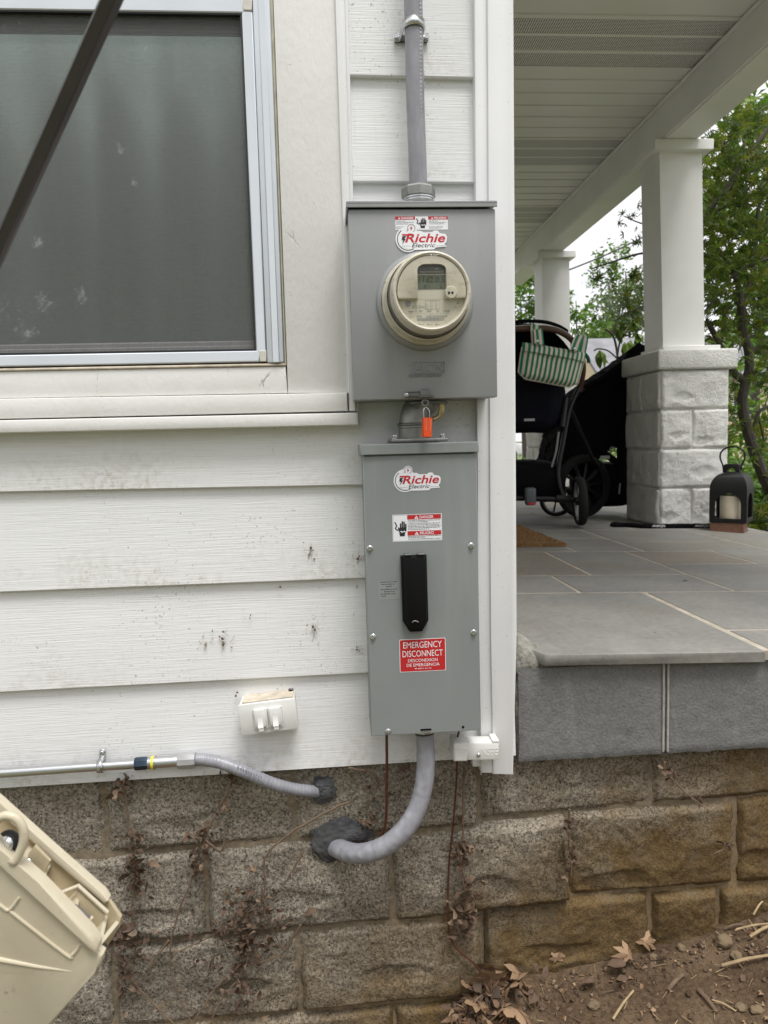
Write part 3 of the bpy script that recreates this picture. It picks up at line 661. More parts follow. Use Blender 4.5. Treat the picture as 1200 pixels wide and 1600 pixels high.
for sx_ in (xk[1], xk[2]):
    b.tube([(sx_+.002*noise.noise(Vector((z_*20, 1, 0))), YK+.001, zb1+.006+(zt1-zb1-.014)*z_/10) for z_ in range(11)], .0028, mat('pale_mortar_bead', (.36, .35, .33), .9, var=.2), 6)
b.build('mortar_joint', deck)
b = MB(); b.box(.40, 2.25, .08, 5.9, .3, .80, MORTAR); b.build('core', deck)
# rough mortar plug between the corner board and the first stone
def lump(b, pts, m, seed, amp=.003, cuts=6):
    o = bmesh.new()
    for p in pts: o.verts.new(p)
    bmesh.ops.convex_hull(o, input=o.verts[:])
    bmesh.ops.triangulate(o, faces=o.faces[:])
    for _ in range(cuts//2): bmesh.ops.subdivide_edges(o, edges=[e for e in o.edges if e.calc_length() > .008], cuts=1, use_grid_fill=True)
    bmesh.ops.triangulate(o, faces=o.faces[:])
    for _ in range(3): bmesh.ops.smooth_vert(o, verts=o.verts[:], factor=.4, use_axis_x=True, use_axis_y=True, use_axis_z=True)
    for v in o.verts: q = v.co*38+Vector((seed, 0, 0)); n_ = Vector((noise.fractal(q, 1, 2, 4), noise.fractal(q+Vector((9, 0, 0)), 1, 2, 4), noise.fractal(q+Vector((0, 9, 0)), 1, 2, 4))); v.co += n_*amp
    b.bm(o, m)
b = MB()
lump(b, [P(*q_, -.004) for q_ in ((812, 1036), (832, 1026), (850, 1036), (806, 1056), (848, 1042))]+[P(*q_, .03) for q_ in ((800, 1012), (808, 992), (800, 1050), (840, 1012))]+[P(806, 984, .10), P(822, 996, .10), P(806, 1040, .10)], RAWMORTAR, 3, .005)
xa = xk[0]
lump(b, [(xa+.003, YK+.004, zb1+.004), (xa+.003, YK+.004, zt1-.006), (xa-.012, YK+.022, zt1-.004), (xa-.010, YK+.024, zb1+.010), (xa-.018, .05, zt1), (xa-.016, .05, zb1+.016), (xa+.01, .09, zb1+.005), (xa+.01, .09, zt1)], RAWMORTAR, 8, .005)
b.build('mortar_plug', deck, ang=80)

# ------------------------------------------------------------------ porch roof: soffit, beam, light-blocking slab
ZC, ZBM = 3.16, 2.965
roof = thing('porch_roof', 'white porch ceiling of ribbed and perforated soffit panels with box beam', 'roof', (1.2, 2.5, ZC))
bx = lambda pts, z: sum(PZ(x, y, z).x for x, y in pts)/len(pts)
XB0 = bx([(1183, 5), (809, 389)], ZC); XB1 = bx([(1200, 70), (1063, 193)], ZBM); XBo = bx([(1200, 126), (998, 294)], ZBM)
BI, BO = (XB0+XB1)/2, XBo
rib = .1415; y = PZ(810.5, 65/2.927, ZC).y-9*rib
k = 0
while y < 6.2:
    vent = (k % 3 == 0)
    b = MB()
    for i in range(3):
        ya, yb = y+i*rib, y+(i+1)*rib
        if vent:
            b.box(.37, BI-.002, ya+.022, yb-.0, ZC, ZC+.004, VENT); b.box(.37, BI-.002, ya, ya+.022, ZC-.002, ZC+.004, SOFFIT, .001)
        else:
            b.box(.37, BI-.002, ya+.004, yb-.022, ZC-.002, ZC+.004, SOFFIT, .0015); b.box(.37, BI-.002, yb-.022, yb-.006, ZC+.003, ZC+.010, SOFFIT); b.box(.37, BI-.002, yb-.006, yb+.004, ZC-.004, ZC+.006, SOFFIT, .001)
    b.build('vented_soffit_panel' if vent else 'soffit_panel', roof); y += 3*rib; k += 1
b = MB(); b.box(BI, BO, -.3, 6.2, ZBM, ZC+.12, PAINTW, .003); b.build('beam', roof)
b = MB(); b.box(BI-.02, BI, -.3, 6.2, ZC-.022, ZC-.004, PAINTW, .004); b.build('ceiling_trim', roof)
b = MB(); b.box(BI+.012, BO-.012, -.3, 6.2, ZBM-.006, ZBM, PAINTW, .001); b.build('beam_soffit', roof)
b = MB(); b.box(.33, BO+.05, -.32, 6.3, ZC+.125, ZC+.2, PAINTW); b.box(.33, BO, -.32, -.28, ZC+.02, ZC+.125, PAINTW); b.build('roof_light_block', roof)  # unseen slab and front board added above to block skylight

# ------------------------------------------------------------------ porch columns on block piers
def column(label, x0, y0, wpier, lean):
    """x0, y0: left front corner of the pier at the deck"""
    zb_ = DZ(x0)-.004; t = thing('porch_column', label, 'column', (x0+wpier/2, y0+wpier/2, zb_), 'columns along the porch edge')
    h = .219; x1, y1 = x0+wpier, y0+wpier*1.2; ztop = zb_+4*h
    for r in range(4):
        za, zc_ = zb_+r*h+.003, zb_+(r+1)*h-.003
        half = (x0+x1)/2+rnd(-.02, .02)
        for fa, fb in (((x0, x1),) if r % 2 else ((x0, half-.003), (half+.003, x1))):
            b = MB(); sd2 = random.randint(20, 90)
            rock_face(b, fa, fb, za, zc_, y0, y0+wpier*.45, PIER, sd2, .0115, 40, 28, None, .010); 
            b.build('pier_block', t, ang=60)
        Xr = Matrix.Translation((x0, y1, 0)) @ Matrix.Rotation(R(-90), 4, 'Z')           # left face, seen from the house
        for fa, fb in (((.0, wpier*1.2),) if r % 2 == 0 else ((.0, wpier*.6-.003), (wpier*.6+.003, wpier*1.2))):
            b = MB(); sd2 = random.randint(20, 90)
            rock_face(b, fa+.002, fb-.002, za, zc_, 0, wpier*.4, PIER, sd2, .0115, 32, 24, Xr, .010); b.build('pier_block', t, ang=60)
    b = MB(); b.box(x0+.001, x1-.004, y0+.001, y1-.003, zb_, ztop, PIER); b.build('pier_core', t)
    o_ = .028; b = MB(); b.box(x0-o_, x1+o_+.012, y0-o_, y1+o_, ztop+.002, ztop+.112, PIER, .012, None, 3); b.build('pier_cap', t)
    sw = wpier*.62; cx0 = x0+wpier*.5-sw/2-.032; zs = ztop+.112
    b = MB(); b.box(cx0-.008, cx0+sw+.085, y0+.05, y0+.06+sw+.05, zs, zs+.028, PAINTW, .003); b.build('base_plinth', t)
    zt_ = ZBM-.075; b = MB(); vs = []; ya, yb = y0+.068, y0+.068+sw
    for z, dx in ((zs+.028, 0), (zt_+.02, -lean)):
        vs += [(cx0+dx, ya, z), (cx0+sw+dx, ya, z), (cx0+sw+dx, yb, z), (cx0+dx, yb, z)]
    b.add(vs, [(0, 1, 5, 4), (1, 2, 6, 5), (2, 3, 7, 6), (3, 0, 4, 7)], PAINTW); b.build('shaft', t)
    b = MB(); m_ = .045; b.box(cx0-lean-m_, cx0+sw-lean+m_, ya-m_, yb+m_, zt_+.012, ZBM-.007, PAINTW, .003); b.build('capital', t)
    return t
q = PZ(1031, 822, DZ(1.78)); wp = .39
column('nearer white porch column on a rock-faced block pier beside the lantern', q.x, q.y, wp, .03)
column('farther white porch column, behind the stroller and striped bag', q.x-.0, q.y+2.32, wp, .01)

# ------------------------------------------------------------------ metal boxes
def screw(parent, p, r=.0055, washer=True, name='screw', m=None):
    b = MB(); x, y, z = p
    if washer: b.lathe([(r*1.45, 0), (r*1.45, .0008), (r*1.2, .0016)], p, (0, -1, 0), m or BRIGHT, 16)
    b.lathe([(r, .0012), (r, .0042), (r*.85, .005), (r*.45, .005), (r*.4, .0035), (.0001, .0034)], p, (0, -1, 0), m or BRIGHT, 6)
    return b.build(name, parent, ang=30)
def triangle(b, cx, z0, z1, y, m, mi):
    h = z1-z0; b.poly([(cx-h*.62, z0), (cx+h*.62, z0), (cx, z1)], y, m); b.rect(cx-h*.06, cx+h*.06, z0+h*.28, z0+h*.68, y-.00015, mi); b.rect(cx-h*.06, cx+h*.06, z0+h*.1, z0+h*.2, y-.00015, mi)
def fineprint(b, x0, x1, z, h, y, m, seed):
    """small print too fine to read in the photograph: rows of short words"""
    rg = random.Random(seed); x = x0
    while x < x1-h:
        w_ = min(rg.uniform(1.2, 4.5)*h, x1-x); xx = x
        while xx < x+w_-h*.3:
            g = rg.uniform(.35, .6)*h; b.rect(xx, min(xx+g, x1), z, z+h*rg.choice((.7, .7, 1)), y, m); xx += g+h*.12
        x += w_+h*.55
def hand(b, x0, x1, z0, z1, y, m, mcut):
    w_, h = x1-x0, z1-z0; q = lambda u, v: (x0+u*w_, z0+v*h)
    b.poly([q(.42, 0), q(.82, 0), q(.86, .22), q(.98, .38), q(.98, .58), q(.42, .58), q(.34, .42), q(.38, .2)], y, m)
    for i, (u, t) in enumerate(((.43, .86), (.58, 1.0), (.73, .97), (.87, .82))): b.poly([q(u, .5), q(u+.12, .5), q(u+.12, t-.04), q(u+.09, t), q(u+.03, t), q(u, t-.04)], y-.0001, m)
    b.poly([q(.42, .5), q(.30, .62), q(.26, .56), q(.38, .3)], y-.0002, m)
    b.poly([q(.40, .30), q(.55, .36), q(.62, .30), q(.80, .36), q(.9, .32), q(.84, .26), q(.7, .28), q(.6, .22), q(.52, .29)], y-.0003, mcut)
    pts = [q(.0, .95), q(.10, .80), q(.16, .68), (q(.06, .56)), q(.10, .48), q(.22, .42), q(.32, .40)]
    b.tube([(x, y, z) for x, z in spline([(x, z, 0) for x, z in pts], 4) and [(v.x, v.y) for v in spline([(x, z, 0) for x, z in pts], 4)]], w_*.035, m, 5, flat=.2) if False else b.add(*ribbon([(v.x, v.y) for v in spline([(x, z, 0) for x, z in pts], 4)], w_*.045, y), m)
def ribbon(pts, r, y):
    vs = []; fs = []
    for i, p in enumerate(pts):
        a = pts[max(i-1, 0)]; c = pts[min(i+1, len(pts)-1)]; dx, dz = c[0]-a[0], c[1]-a[1]; L = math.hypot(dx, dz) or 1
        vs += [(p[0]-dz/L*r, y, p[1]+dx/L*r), (p[0]+dz/L*r, y, p[1]-dx/L*r)]
    for i in range(len(pts)-1): fs.append((2*i, 2*i+1, 2*i+3, 2*i+2))
    return vs, fs
def arcpts(cx, cz, r, a0, a1, n=28): return [(cx+r*math.cos(R(a0+(a1-a0)*i/n)), cz+r*math.sin(R(a0+(a1-a0)*i/n))) for i in range(n+1)]
def logo(parent, pb, y):
    """the electrician's sticker: bulb outline, red name, black second line. pb maps pixels of the photograph to the plane"""
    b = MB(); q = lambda px, py: (lambda v: (v.x, v.z))(pb(px, py))
    s = (q(700, 370)[0]-q(620, 370)[0])/80
    def disc(px, py, rp, yy, m): x, z = q(px, py); b.poly(arcpts(x, z, rp*s, 0, 360, 36)[:-1], yy, m)
    def grow(pts, yy, m): b.poly([q(*p) for p in pts], yy, m)
    disc(637.5, 374, 19.5, y-.0001, LWHITE); disc(642.5, 357, 7.6, y-.0002, LWHITE)
    grow([(627, 366), (633, 361.5), (657, 361), (662, 363.5), (675, 363), (678, 360.5), (684, 360.5), (687, 364.5), (696, 366), (698.5, 370), (697.5, 378), (694.5, 381.5), (697.5, 385.5), (681, 387), (678, 390), (646, 391), (628, 386)], y-.0003, LWHITE)
    x, z = q(637.5, 374); b.add(*ribbon(arcpts(x, z, 16.6*s, 128, 302), .55*s, y-.0005), LBLACK)
    x, z = q(642.5, 357); b.add(*ribbon(arcpts(x, z, 5.8*s, -60, 215), .45*s, y-.0005), LGREY)
    grow([(634.5, 362.5), (637.8, 360.2), (638.3, 357.5)], y-.0005, LGREY)
    grow([(642.8, 353), (640.2, 357.2), (642, 357.2), (641.4, 361), (644.8, 356.2), (643, 356.2)], y-.0006, LRED)
    xx, zz = q(629, 379.3); x2, z2 = q(695.3, 365)
    sh = .25
    b.text('Richie', q(632.5, 372)[0], x2, q(660, 379.2)[1], q(660, 365.2)[1], y-.0006, LRED, bold=.02, shear=sh)
    grow([(628, 366.2), (645, 366.2), (644, 368.6), (628.6, 368.6)], y-.0007, LRED)
    grow([(628.5, 369.6), (634.6, 369.6), (631.2, 373.6), (633.8, 373.6), (628.2, 382.6), (630.2, 375.6), (627.6, 375.6)], y-.0009, LBLACK)
    b.text('Electric', q(643, 372)[0], q(679.5, 372)[0], q(660, 386.7)[1], q(660, 380.3)[1], y-.0006, LBLACK, bold=.005, shear=sh)
    for a_, c_ in ((627.5, 641.5), (680.5, 695)): b.rect(q(a_, 384)[0], q(c_, 384)[0], q(660, 384.7)[1], q(660, 384.3)[1], y-.0006, LGREY)
    return b.build('contractor_sticker', parent, smooth=False)

# ---- meter socket box
YM = -.13
mbx = thing('meter_box', 'wide grey metal meter box holding the round electric meter, between window and corner board', 'electric box', (.19, 0, 1.434))
x0, x1 = .0495, .3285; z0, z1 = 1.434, 1.7975
b = MB(); b.box(x0+.002, x1-.002, YM+.018, .0, z0+.002, z1-.004, GREY, .002); b.build('enclosure', mbx)
b = MB(); b.box(x0, x1, YM, YM+.024, z0, z1-.010, GREY, .0025, None, 2); b.box(x0, x1, YM+.0245, YM+.030, z0, z1-.010, GREY, .001); b.build('cover', mbx)
b = MB(); b.box(x0-.003, x1+.0025, YM-.006, .0, z1-.002, z1+.003, GREY, .0012); b.box(x0-.003, x1+.0025, YM-.006, YM-.0035, z1-.0085, z1-.0015, GREY, .0008); b.box(x0-.003, x0-.001, YM-.004, -.02, z1-.014, z1-.0015, GREY, .0006); b.build('top_flange', mbx)
b = MB(); c = P(657, 312, -.062); 
b.lathe([(.030, -.003), (.030, .004), (.0275, .0045), (.0275, .014)], (c.x, c.y, z1+.003), (0, 0, 1), STEEL, 32); b.build('hub', mbx)
# embossed ring the meter sits in
mc = P(664, 471, YM)
b = MB(); b.lathe([(.0935, -.001), (.0925, .004), (.0895, .0085), (.086, .0105), (.083, .011), (.080, .010)], (mc.x, YM+.0005, mc.z), (0, -1, 0), GREY, 64, False); b.build('meter_ring', mbx)
# maker's name pressed into the cover
b = MB(); pa, pb_ = P(636, 566, YM), P(694, 582, YM)
b.add(*ribbon([(pa.x+.010, pb_.z), (pb_.x, pb_.z), (pb_.x, pa.z), (pa.x+.014, pa.z)], .0006, YM-.0008), GREY)
b.text('TALON', pa.x+.002, pb_.x-.002, pb_.z+.0026, pa.z-.0028, YM-.0008, GREY)
pa, pb_ = P(638, 585, YM), P(690, 589, YM); b.text('ELECTRICAL EQUIPMENT', pa.x, pb_.x, pb_.z, pa.z, YM-.0006, GREY)
m = b.build('pressed_name', mbx, smooth=False)
for v in m.data.polygons: v.use_smooth = False
md = m.modifiers.new('t', 'SOLIDIFY'); md.thickness = .0024; md.offset = 0
# warning label
yl = YM-.0003; b = MB(); q = lambda px, py: (lambda v: (v.x, v.z))(P(px, py, YM))
xa, za = q(617.5, 338.5); xb, zb = q(700, 358.8); u = lambda f: xa+(xb-xa)*f
b.rect(xa, xb, zb, za, yl, LWHITE)
for f0, f1, word in ((0, .375, 'DANGER'), (.625, 1, 'PELIGRO')):
    b.rect(u(f0), u(f1), za-.0058, za, yl-.0002, LRED); triangle(b, u(f0+.075), za-.0049, za-.0012, yl-.0004, LWHITE, LRED)
    b.text(word, u(f0+.115), u(f0+.345), za-.0049, za-.0009, yl-.0004, LWHITE, bold=.02)
    for r, e in ((0, .2), (1, .36), (2, .3), (4, .28), (5, .25)):
        if f0 == 0 and r > 3: e = .17
        fineprint(b, u(f0+.015), u(f0+e), za-.0088-r*.0026, .0013, yl-.0003, LGREY, r+int(f0*10))
hand(b, u(.40), u(.59), zb+.003, za-.003, yl-.0003, LBLACK, LWHITE)
b.build('warning_label', mbx, smooth=False)
logo(mbx, lambda x, y: P(x, y, YM), YM-.0012)
# hasp with the sealing eye
b = MB(); hp = P(635, 617, YM)
b.box(hp.x-.004, hp.x+.034, YM-.003, YM, hp.z-.0055, hp.z+.0055, DULL, .0025); b.box(hp.x+.026, hp.x+.044, YM-.007, YM-.003, hp.z-.003, hp.z+.0095, DULL, .001); b.box(hp.x+.022, hp.x+.052, YM-.012, YM-.001, hp.z-.006, hp.z-.003, DULL, .001)
b.lathe([(.0048, 0), (.0048, .002), (.003, .0042), (.0001, .0048)], (hp.x, YM-.003, hp.z), (0, -1, 0), BRIGHT, 14); hs = b.build('hasp', mbx)
b = MB(); ec = P(664.5, 630, YM-.006); b.add(*ribbon(arcpts(ec.x, ec.z, .0058, 0, 360, 24), .0022, YM-.006), DULL); o = b.build('sealing_eye', mbx); o.modifiers.new('t', 'SOLIDIFY').thickness = .002

# ---- round electric meter
met = thing('electric_meter', 'round beige electric meter with a green digital display', 'electric meter', (mc.x, YM, mc.z))
rx, rz = mc.x, mc.z; ax = (0, -1, 0)
b = MB(); b.lathe([(.0815, -.002), (.0835, .0115), (.0835, .018), (.0815, .021), (.0795, .0215), (.0785, .042), (.0765, .046)], (rx, YM, rz), ax, BEIGEM, 72, False); b.build('base', met, ang=30)
b = MB(); b.lathe([(.0765, .044), (.0745, .047), (.0735, .060), (.072, .066)], (rx, YM, rz), ax, METERSHADE, 72, False); b.build('shade_band', met, ang=30)
b = MB(); yf = YM-.094
b.lathe([(.0725, .064), (.0728, .070), (.0715, .088), (.0690, .0945), (.0665, .096), (.0635, .0945), (.0625, .0905), (.061, .084), (.0001, .083)], (rx, YM, rz), ax, BEIGEM, 72, False); b.build('front_cover', met, ang=30)
pf = lambda px, py: (lambda v: (v.x, v.z))(P(px, py, yf))
fx, fz = rx, rz
ofx = pf(669, 452); dxx, dzz = fx-ofx[0], fz-ofx[1]
pm = lambda px, py: (pf(px, py)[0]+dxx, pf(px, py)[1]+dzz)       # keeps the print centred on the dial
split = pm(669, 463)[1]
# upper shroud with arched display opening
b = MB(); rr = .0615; L0, R0 = pm(647, 440)[0], pm(692, 440)[0]; at_ = pm(669, 409)[1]; zs_ = at_-.009
def circ_top(x): return fz+math.sqrt(max(0, rr*rr-(x-fx)**2))
arch = [(R0, split), (R0, zs_)]+[((L0+R0)/2+(R0-L0)/2*math.copysign(abs(math.cos(R(a)))**.6, math.cos(R(a))), zs_+(at_-zs_)*abs(math.sin(R(a)))**.6) for a in range(0, 181, 15)]+[(L0, zs_), (L0, split)]
a0 = math.degrees(math.asin((split-fz)/rr))
outer = arcpts(fx, fz, rr, 180-a0, a0, 40)
lowl = [(L0-.003, split), (L0-.001, split+.003)]
b.prism(outer+[(R0, split)]+arch[1:-1]+[(L0, split)], YM-.0935, YM-.083, BEIGEM, .0012); b.build('shroud', met, ang=40)
b = MB(); b.rect(L0-.001, R0+.001, split, at_+.001, YM-.0838, PLATE)
zb1_, zb2_ = pm(669, 447)[1], pm(669, 424.5)[1]
b.rect(L0+.0005, R0-.0005, zb2_+.0018, at_, YM-.0845, LCDDARK); b.rect(L0+.0005, R0-.0005, zb1_, zb2_, YM-.0845, LCD)
b.text('11d2.0.5', L0+.003, R0-.002, zb2_-.0135, zb2_-.003, YM-.0848, LCDSEG, shear=.08); b.text('0.1', L0+.012, L0+.022, zb1_+.0015, zb1_+.008, YM-.0848, LCDSEG); b.text('2', R0-.011, R0-.006, zb1_+.0015, zb1_+.0075, YM-.0848, LCDSEG)
b.rect(L0+.005, R0-.005, zb2_+.0035, zb2_+.0065, YM-.0848, mat('display_glint', (.2, .2, .17), .3)); fineprint(b, R0-.018, R0-.008, at_-.008, .003, YM-.0848, mat('display_pale', (.45, .45, .4), .3), 3)
b.build('display', met, smooth=False)
b = MB(); b.lathe([(.0635, .0948), (.058, .0972), (.045, .0992), (.025, .1003), (.0001, .1006)], (rx, YM, rz), ax, mat('clear_cover', fn=f_cover), 56, False); b.build('glass_cover', met, ang=60)
# reading port
pc = pm(699, 454); b = MB(); b.lathe([(.0112, .088), (.0112, .0945), (.0100, .0965), (.0001, .0968)], (pc[0], YM, pc[1]), ax, BEIGEM, 28)
for s_ in (-1, 1): b.lathe([(.0022, .0967), (.0022, .0973), (.0001, .0974)], (pc[0]+s_*.0030-.001, YM, pc[1]-.001), ax, BLACK, 12)
b.box(pc[0]-.009, pc[0]-.006, YM-.094, YM-.083, pc[1]-.010, pc[1], BEIGEM, .0008); b.build('optical_port', met, ang=30)
# printed dial
yd = YM-.0838; b = MB(); lo = arcpts(fx, fz, .0595, 180-a0, 360+a0, 40); b.poly(lo, yd, PLATE)
def pt(s, xa, xb, ya, yb, m=LGREY, bold=0): p, q_ = pm(xa, yb), pm(xb, ya); b.text(s, p[0], q_[0], p[1], q_[1], yd-.0003, m, bold=bold)
g = pm(632.5, 470); b.poly(arcpts(g[0], g[1], .0055, 0, 360, 24)[:-1], yd-.0003, LGREY); b.add(*ribbon(arcpts(g[0], g[1], .0044, 0, 360, 24), .0003, yd-.0005), PLATE); b.text('GE', g[0]-.0028, g[0]+.0028, g[1]-.0018, g[1]+.0018, yd-.0005, PLATE, shear=.4)
pt('I-210+c', 641, 659, 472, 478)
p0, p1 = pm(660, 465), pm(683, 478.5); b.add(*ribbon([p0, (p1[0], p0[1]), p1, (p0[0], p1[1]), p0], .00025, yd-.0003), LGREY)
for i in range(3):
    for j in range(4):
        if not (i == 0 and j == 0): x = p0[0]+(i+.25)*(p1[0]-p0[0])/3; z = p0[1]-(j+.55)*(p0[1]-p1[1])/4; b.rect(x-.0018, x-.0006, z-.0007, z+.0007, yd-.0003, LGREY); b.rect(x, x+.003, z-.0004, z+.0005, yd-.0003, LGREYSOFT)
pt('CL 200', 643, 655, 480, 483.5); pt('240V', 662, 670, 480, 483.5); pt('3W', 677, 682, 480, 483.5); pt('FM2S', 689, 698, 480, 483.5); pt('TYPE I-210   60HZ  TA 30  Kh 7.2', 643, 699, 484.5, 486.8, LGREYSOFT)
p0, p1 = pm(633, 479), pm(641, 486); b.rect(p0[0], p1[0], (p0[1]+p1[1])/2-.001, (p0[1]+p1[1])/2+.001, yd-.0003, LGREY)
pt('PHI', 646.5, 654, 488.3, 492.3, bold=.01); pt('1ND353534347', 661.5, 695, 488, 492.3, bold=.01)
p0, p1 = pm(647, 492.8), pm(689.5, 496.8); x = p0[0]; rg = random.Random(5)
while x < p1[0]: w_ = rg.choice((.0003, .0005, .0008)); b.rect(x, x+w_, p1[1], p0[1], yd-.0003, LGREY); x += w_+rg.choice((.0003, .0004, .0006))
fineprint(b, pm(654, 440)[0], pm(682, 440)[0], pm(669, 499.3)[1], .0009, yd-.0003, LGREYSOFT, 9)
for i, xx in enumerate((649, 663, 676)): p0 = pm(xx, 504); b.rect(p0[0], p0[0]+.0025, p0[1], p0[1]+.0028, yd-.0003, LGREY); fineprint(b, p0[0]+.003, p0[0]+.010, p0[1]+.0008, .0012, yd-.0003, LGREY, i)
p0 = pm(711, 469); b.poly(arcpts(p0[0], p0[1], .0012, 0, 360, 12)[:-1], yd-.0003, LBLACK)
b.build('dial_plate', met, smooth=False)
# locking slots in the ring
for px, py, L in ((598, 470, .021), (603.5, 444, .007), (724, 528, .022)):
    b = MB(); v = P(px, py, YM-.012); q_ = math.atan2(v.z-rz, v.x-rx); dq = L/2/.0835
    pts = [(rx+.0837*math.cos(q_-dq+2*dq*i/8), rz+.0837*math.sin(q_-dq+2*dq*i/8)) for i in range(9)]
    vs = [(x, YM-.0125, z) for x, z in pts]+[(x, YM-.0175, z) for x, z in pts]; vs += [(rx+(x-rx)*.965, YM-.0212, rz+(z-rz)*.965) for x, z in pts]
    vs = [(rx+(a-rx)*1.002, c_, rz+(d_-rz)*1.002) for a, c_, d_ in vs]
    b.add(vs, [(i, i+1, 9+i+1, 9+i) for i in range(8)]+[(9+i, 10+i, 19+i, 18+i) for i in range(8)], BLACK); b.build('locking_slot', met)

# ---- orange seal lock
sp = P(667, 668, YM-.012); seal = thing('seal_lock', 'small orange plastic seal lock hanging under the meter box hasp', 'lock', (sp.x, YM-.012, sp.z))
b = MB(); b.box(sp.x-.0085, sp.x+.0085, YM-.018, YM-.006, sp.z-.0185, sp.z+.0185, ORANGE, .001, Matrix.Translation(sp) @ Matrix.Rotation(R(12), 4, 'Z') @ Matrix.Rotation(R(3), 4, 'Y') @ Matrix.Translation(-sp)); o = b.build('lock_body', seal)
b = MB(); Xs = Matrix.Translation(sp) @ Matrix.Rotation(R(12), 4, 'Z') @ Matrix.Rotation(R(3), 4, 'Y') @ Matrix.Translation(-sp)
for xo, s_ in ((-.0035, 'LOCKED'), (.0052, 'SEALED')):
    b.text(s_, -.012, .008, -.0011, .0011, 0, ORPRINT, X=Xs @ Matrix.Translation((sp.x+xo, YM-.0184, sp.z+.003)) @ Matrix.Rotation(R(90), 4, 'Y'))
b.build('print', seal, smooth=False)
b = MB(); b.tube(spline([(sp.x-.0055, YM-.012, sp.z+.018), (sp.x-.0058, YM-.012, sp.z+.032), (sp.x-.002, YM-.010, sp.z+.0385), (sp.x+.004, YM-.011, sp.z+.034), (sp.x+.0058, YM-.012, sp.z+.026), (sp.x+.005, YM-.012, sp.z+.018)], 6), .0008, BRIGHT, 8); b.build('shackle', seal)

# ---- elbow between the boxes
ec = P(655, 655, -.065); elb = thing('conduit_elbow', 'cast zinc conduit elbow joining the meter box to the box below', 'pipe fitting', (ec.x, -.065, 1.34))
zt = 1.3515; hx = P(648, 690, -.065).x
b = MB(); b.box(hx-.052, hx+.062, -.110, -.022, zt, zt+.0075, CAST, .003, None, 2); fl = b.build('flange', elb)
for xo in (-.043, .052): 
    b = MB(); b.lathe([(.006, .0), (.006, .003), (.0045, .0045), (.0045, .0075), (.0001, .008)], (hx+xo, -.095, zt+.0075), (0, 0, 1), BRIGHT, 12); b.build('flange_screw', fl, ang=30)
b = MB(); zc0 = zt+.0075; b.lathe([(.030, 0), (.030, .020), (.0315, .0215), (.0315, .025), (.029, .026)], (hx-.002, -.065, zc0), (0, 0, 1), CAST, 36)
b.lathe([(.0325, .0265), (.0325, .0295), (.030, .031)], (hx-.002, -.065, zc0), (0, 0, 1), DULL, 36); b.build('hub', elb, ang=30)
b = MB(); b.tube(spline([(hx-.002, -.065, zc0+.028), (hx+.001, -.065, zc0+.045), (hx+.010, -.064, zc0+.064), (hx+.020, -.063, z0-.006), (hx+.024, -.063, z0+.002)], 6), [.029]*10+[.0275]*15, CAST, 28); b.build('bend', elb)
b = MB(); b.lathe([(.040, 0), (.042, .002), (.042, .0045), (.040, .006)], (hx+.026, -.063, z0-.0085), (0, 0, 1), DULL, 40); b.build('locknut', elb, ang=30)
b = MB(); b.tube(spline([(hx+.052, -.085, z0-.007), (hx+.053, -.085, z0-.02), (hx+.047, -.085, z0-.033), (hx+.036, -.085, z0-.038)], 5), [.006]*8+[.0045]*8, mat('brass_lug', (.45, .36, .18), .4, .9), 10); b.build('bonding_lug', elb)

# ---- service conduit going up
cs = thing('service_conduit', 'grey service conduit rising from the top of the meter box', 'pipe', (.17, -.062, z1+.01))
pts = [P(653.5, 296, -.062), P(652, 240, -.062), P(649, 160, -.062), P(647.3, 80, -.062), P(646, 20, -.062), P(643.5, -60, -.062), P(641, -160, -.062)]
b = MB(); b.tube(spline(pts, 6), .0178, CONDUIT, 28)
rg = random.Random(2)
for i in range(46):                                          # print running down the side of the jacket
    v = P(655.6-.018*(300-i*6.2)*0+(-.022*i), 292-i*6.4, -.07); b.box(v.x+.001, v.x+.0034, -.0775, -.0768, v.z, v.z+rg.uniform(.0015, .004), mat('jacket_print', (.56, .56, .60), .4), 0)
b.build('jacket', cs)
c = P(653.5, 300, -.062); zf = z1+.016
b = MB(); b.lathe([(.0300, .0), (.0315, .002), (.0315, .0055), (.0300, .007)], (c.x+.001, -.062, zf), (0, 0, 1), CAST, 40); b.lathe([(.0285, .007), (.0285, .010), (.0305, .011), (.0305, .0135)], (c.x+.001, -.062, zf), (0, 0, 1), STEEL, 40); b.build('locknut', cs, ang=30)
b = MB(); b.lathe([(.031, .0135), (.0335, .0155), (.0335, .031), (.031, .0345), (.024, .036), (.0185, .0365)], (c.x, -.062, zf), (0, 0, 1), CAST, 8); b.build('gland_nut', cs, ang=20)
# strap
stp = MB(); zc = P(646, 41, -.06).z; xc_ = P(646.3, 41, -.062).x
arc = [(xc_+.0195*math.cos(R(a)), -.062-.0195*math.sin(R(a))) for a in range(0, 181, 12)]
prof = [(xc_+.034, -.020), (xc_+.0225, -.020), (xc_+.0195, -.045)]+arc+[(xc_-.0195, -.045), (xc_-.0225, -.020), (xc_-.034, -.020)]
vs = []; fs = []
for zz in (zc-.008, zc+.008):
    vs += [(x, y, zz) for x, y in prof]
n = len(prof); fs = [(i, i+1, n+i+1, n+i) for i in range(n-1)]
stp.add(vs, fs, BRIGHT); o = stp.build('strap', cs); o.modifiers.new('t', 'SOLIDIFY').thickness = .002
for s_ in (-1, 1): screw(o, (xc_+s_*.030, -.0215, zc), .0042)
bk = MB(); bk.box(xc_-.033, xc_+.033, -.019, -.004, zc-.006, zc+.006, DULL, .001); bk.build('strut', o)

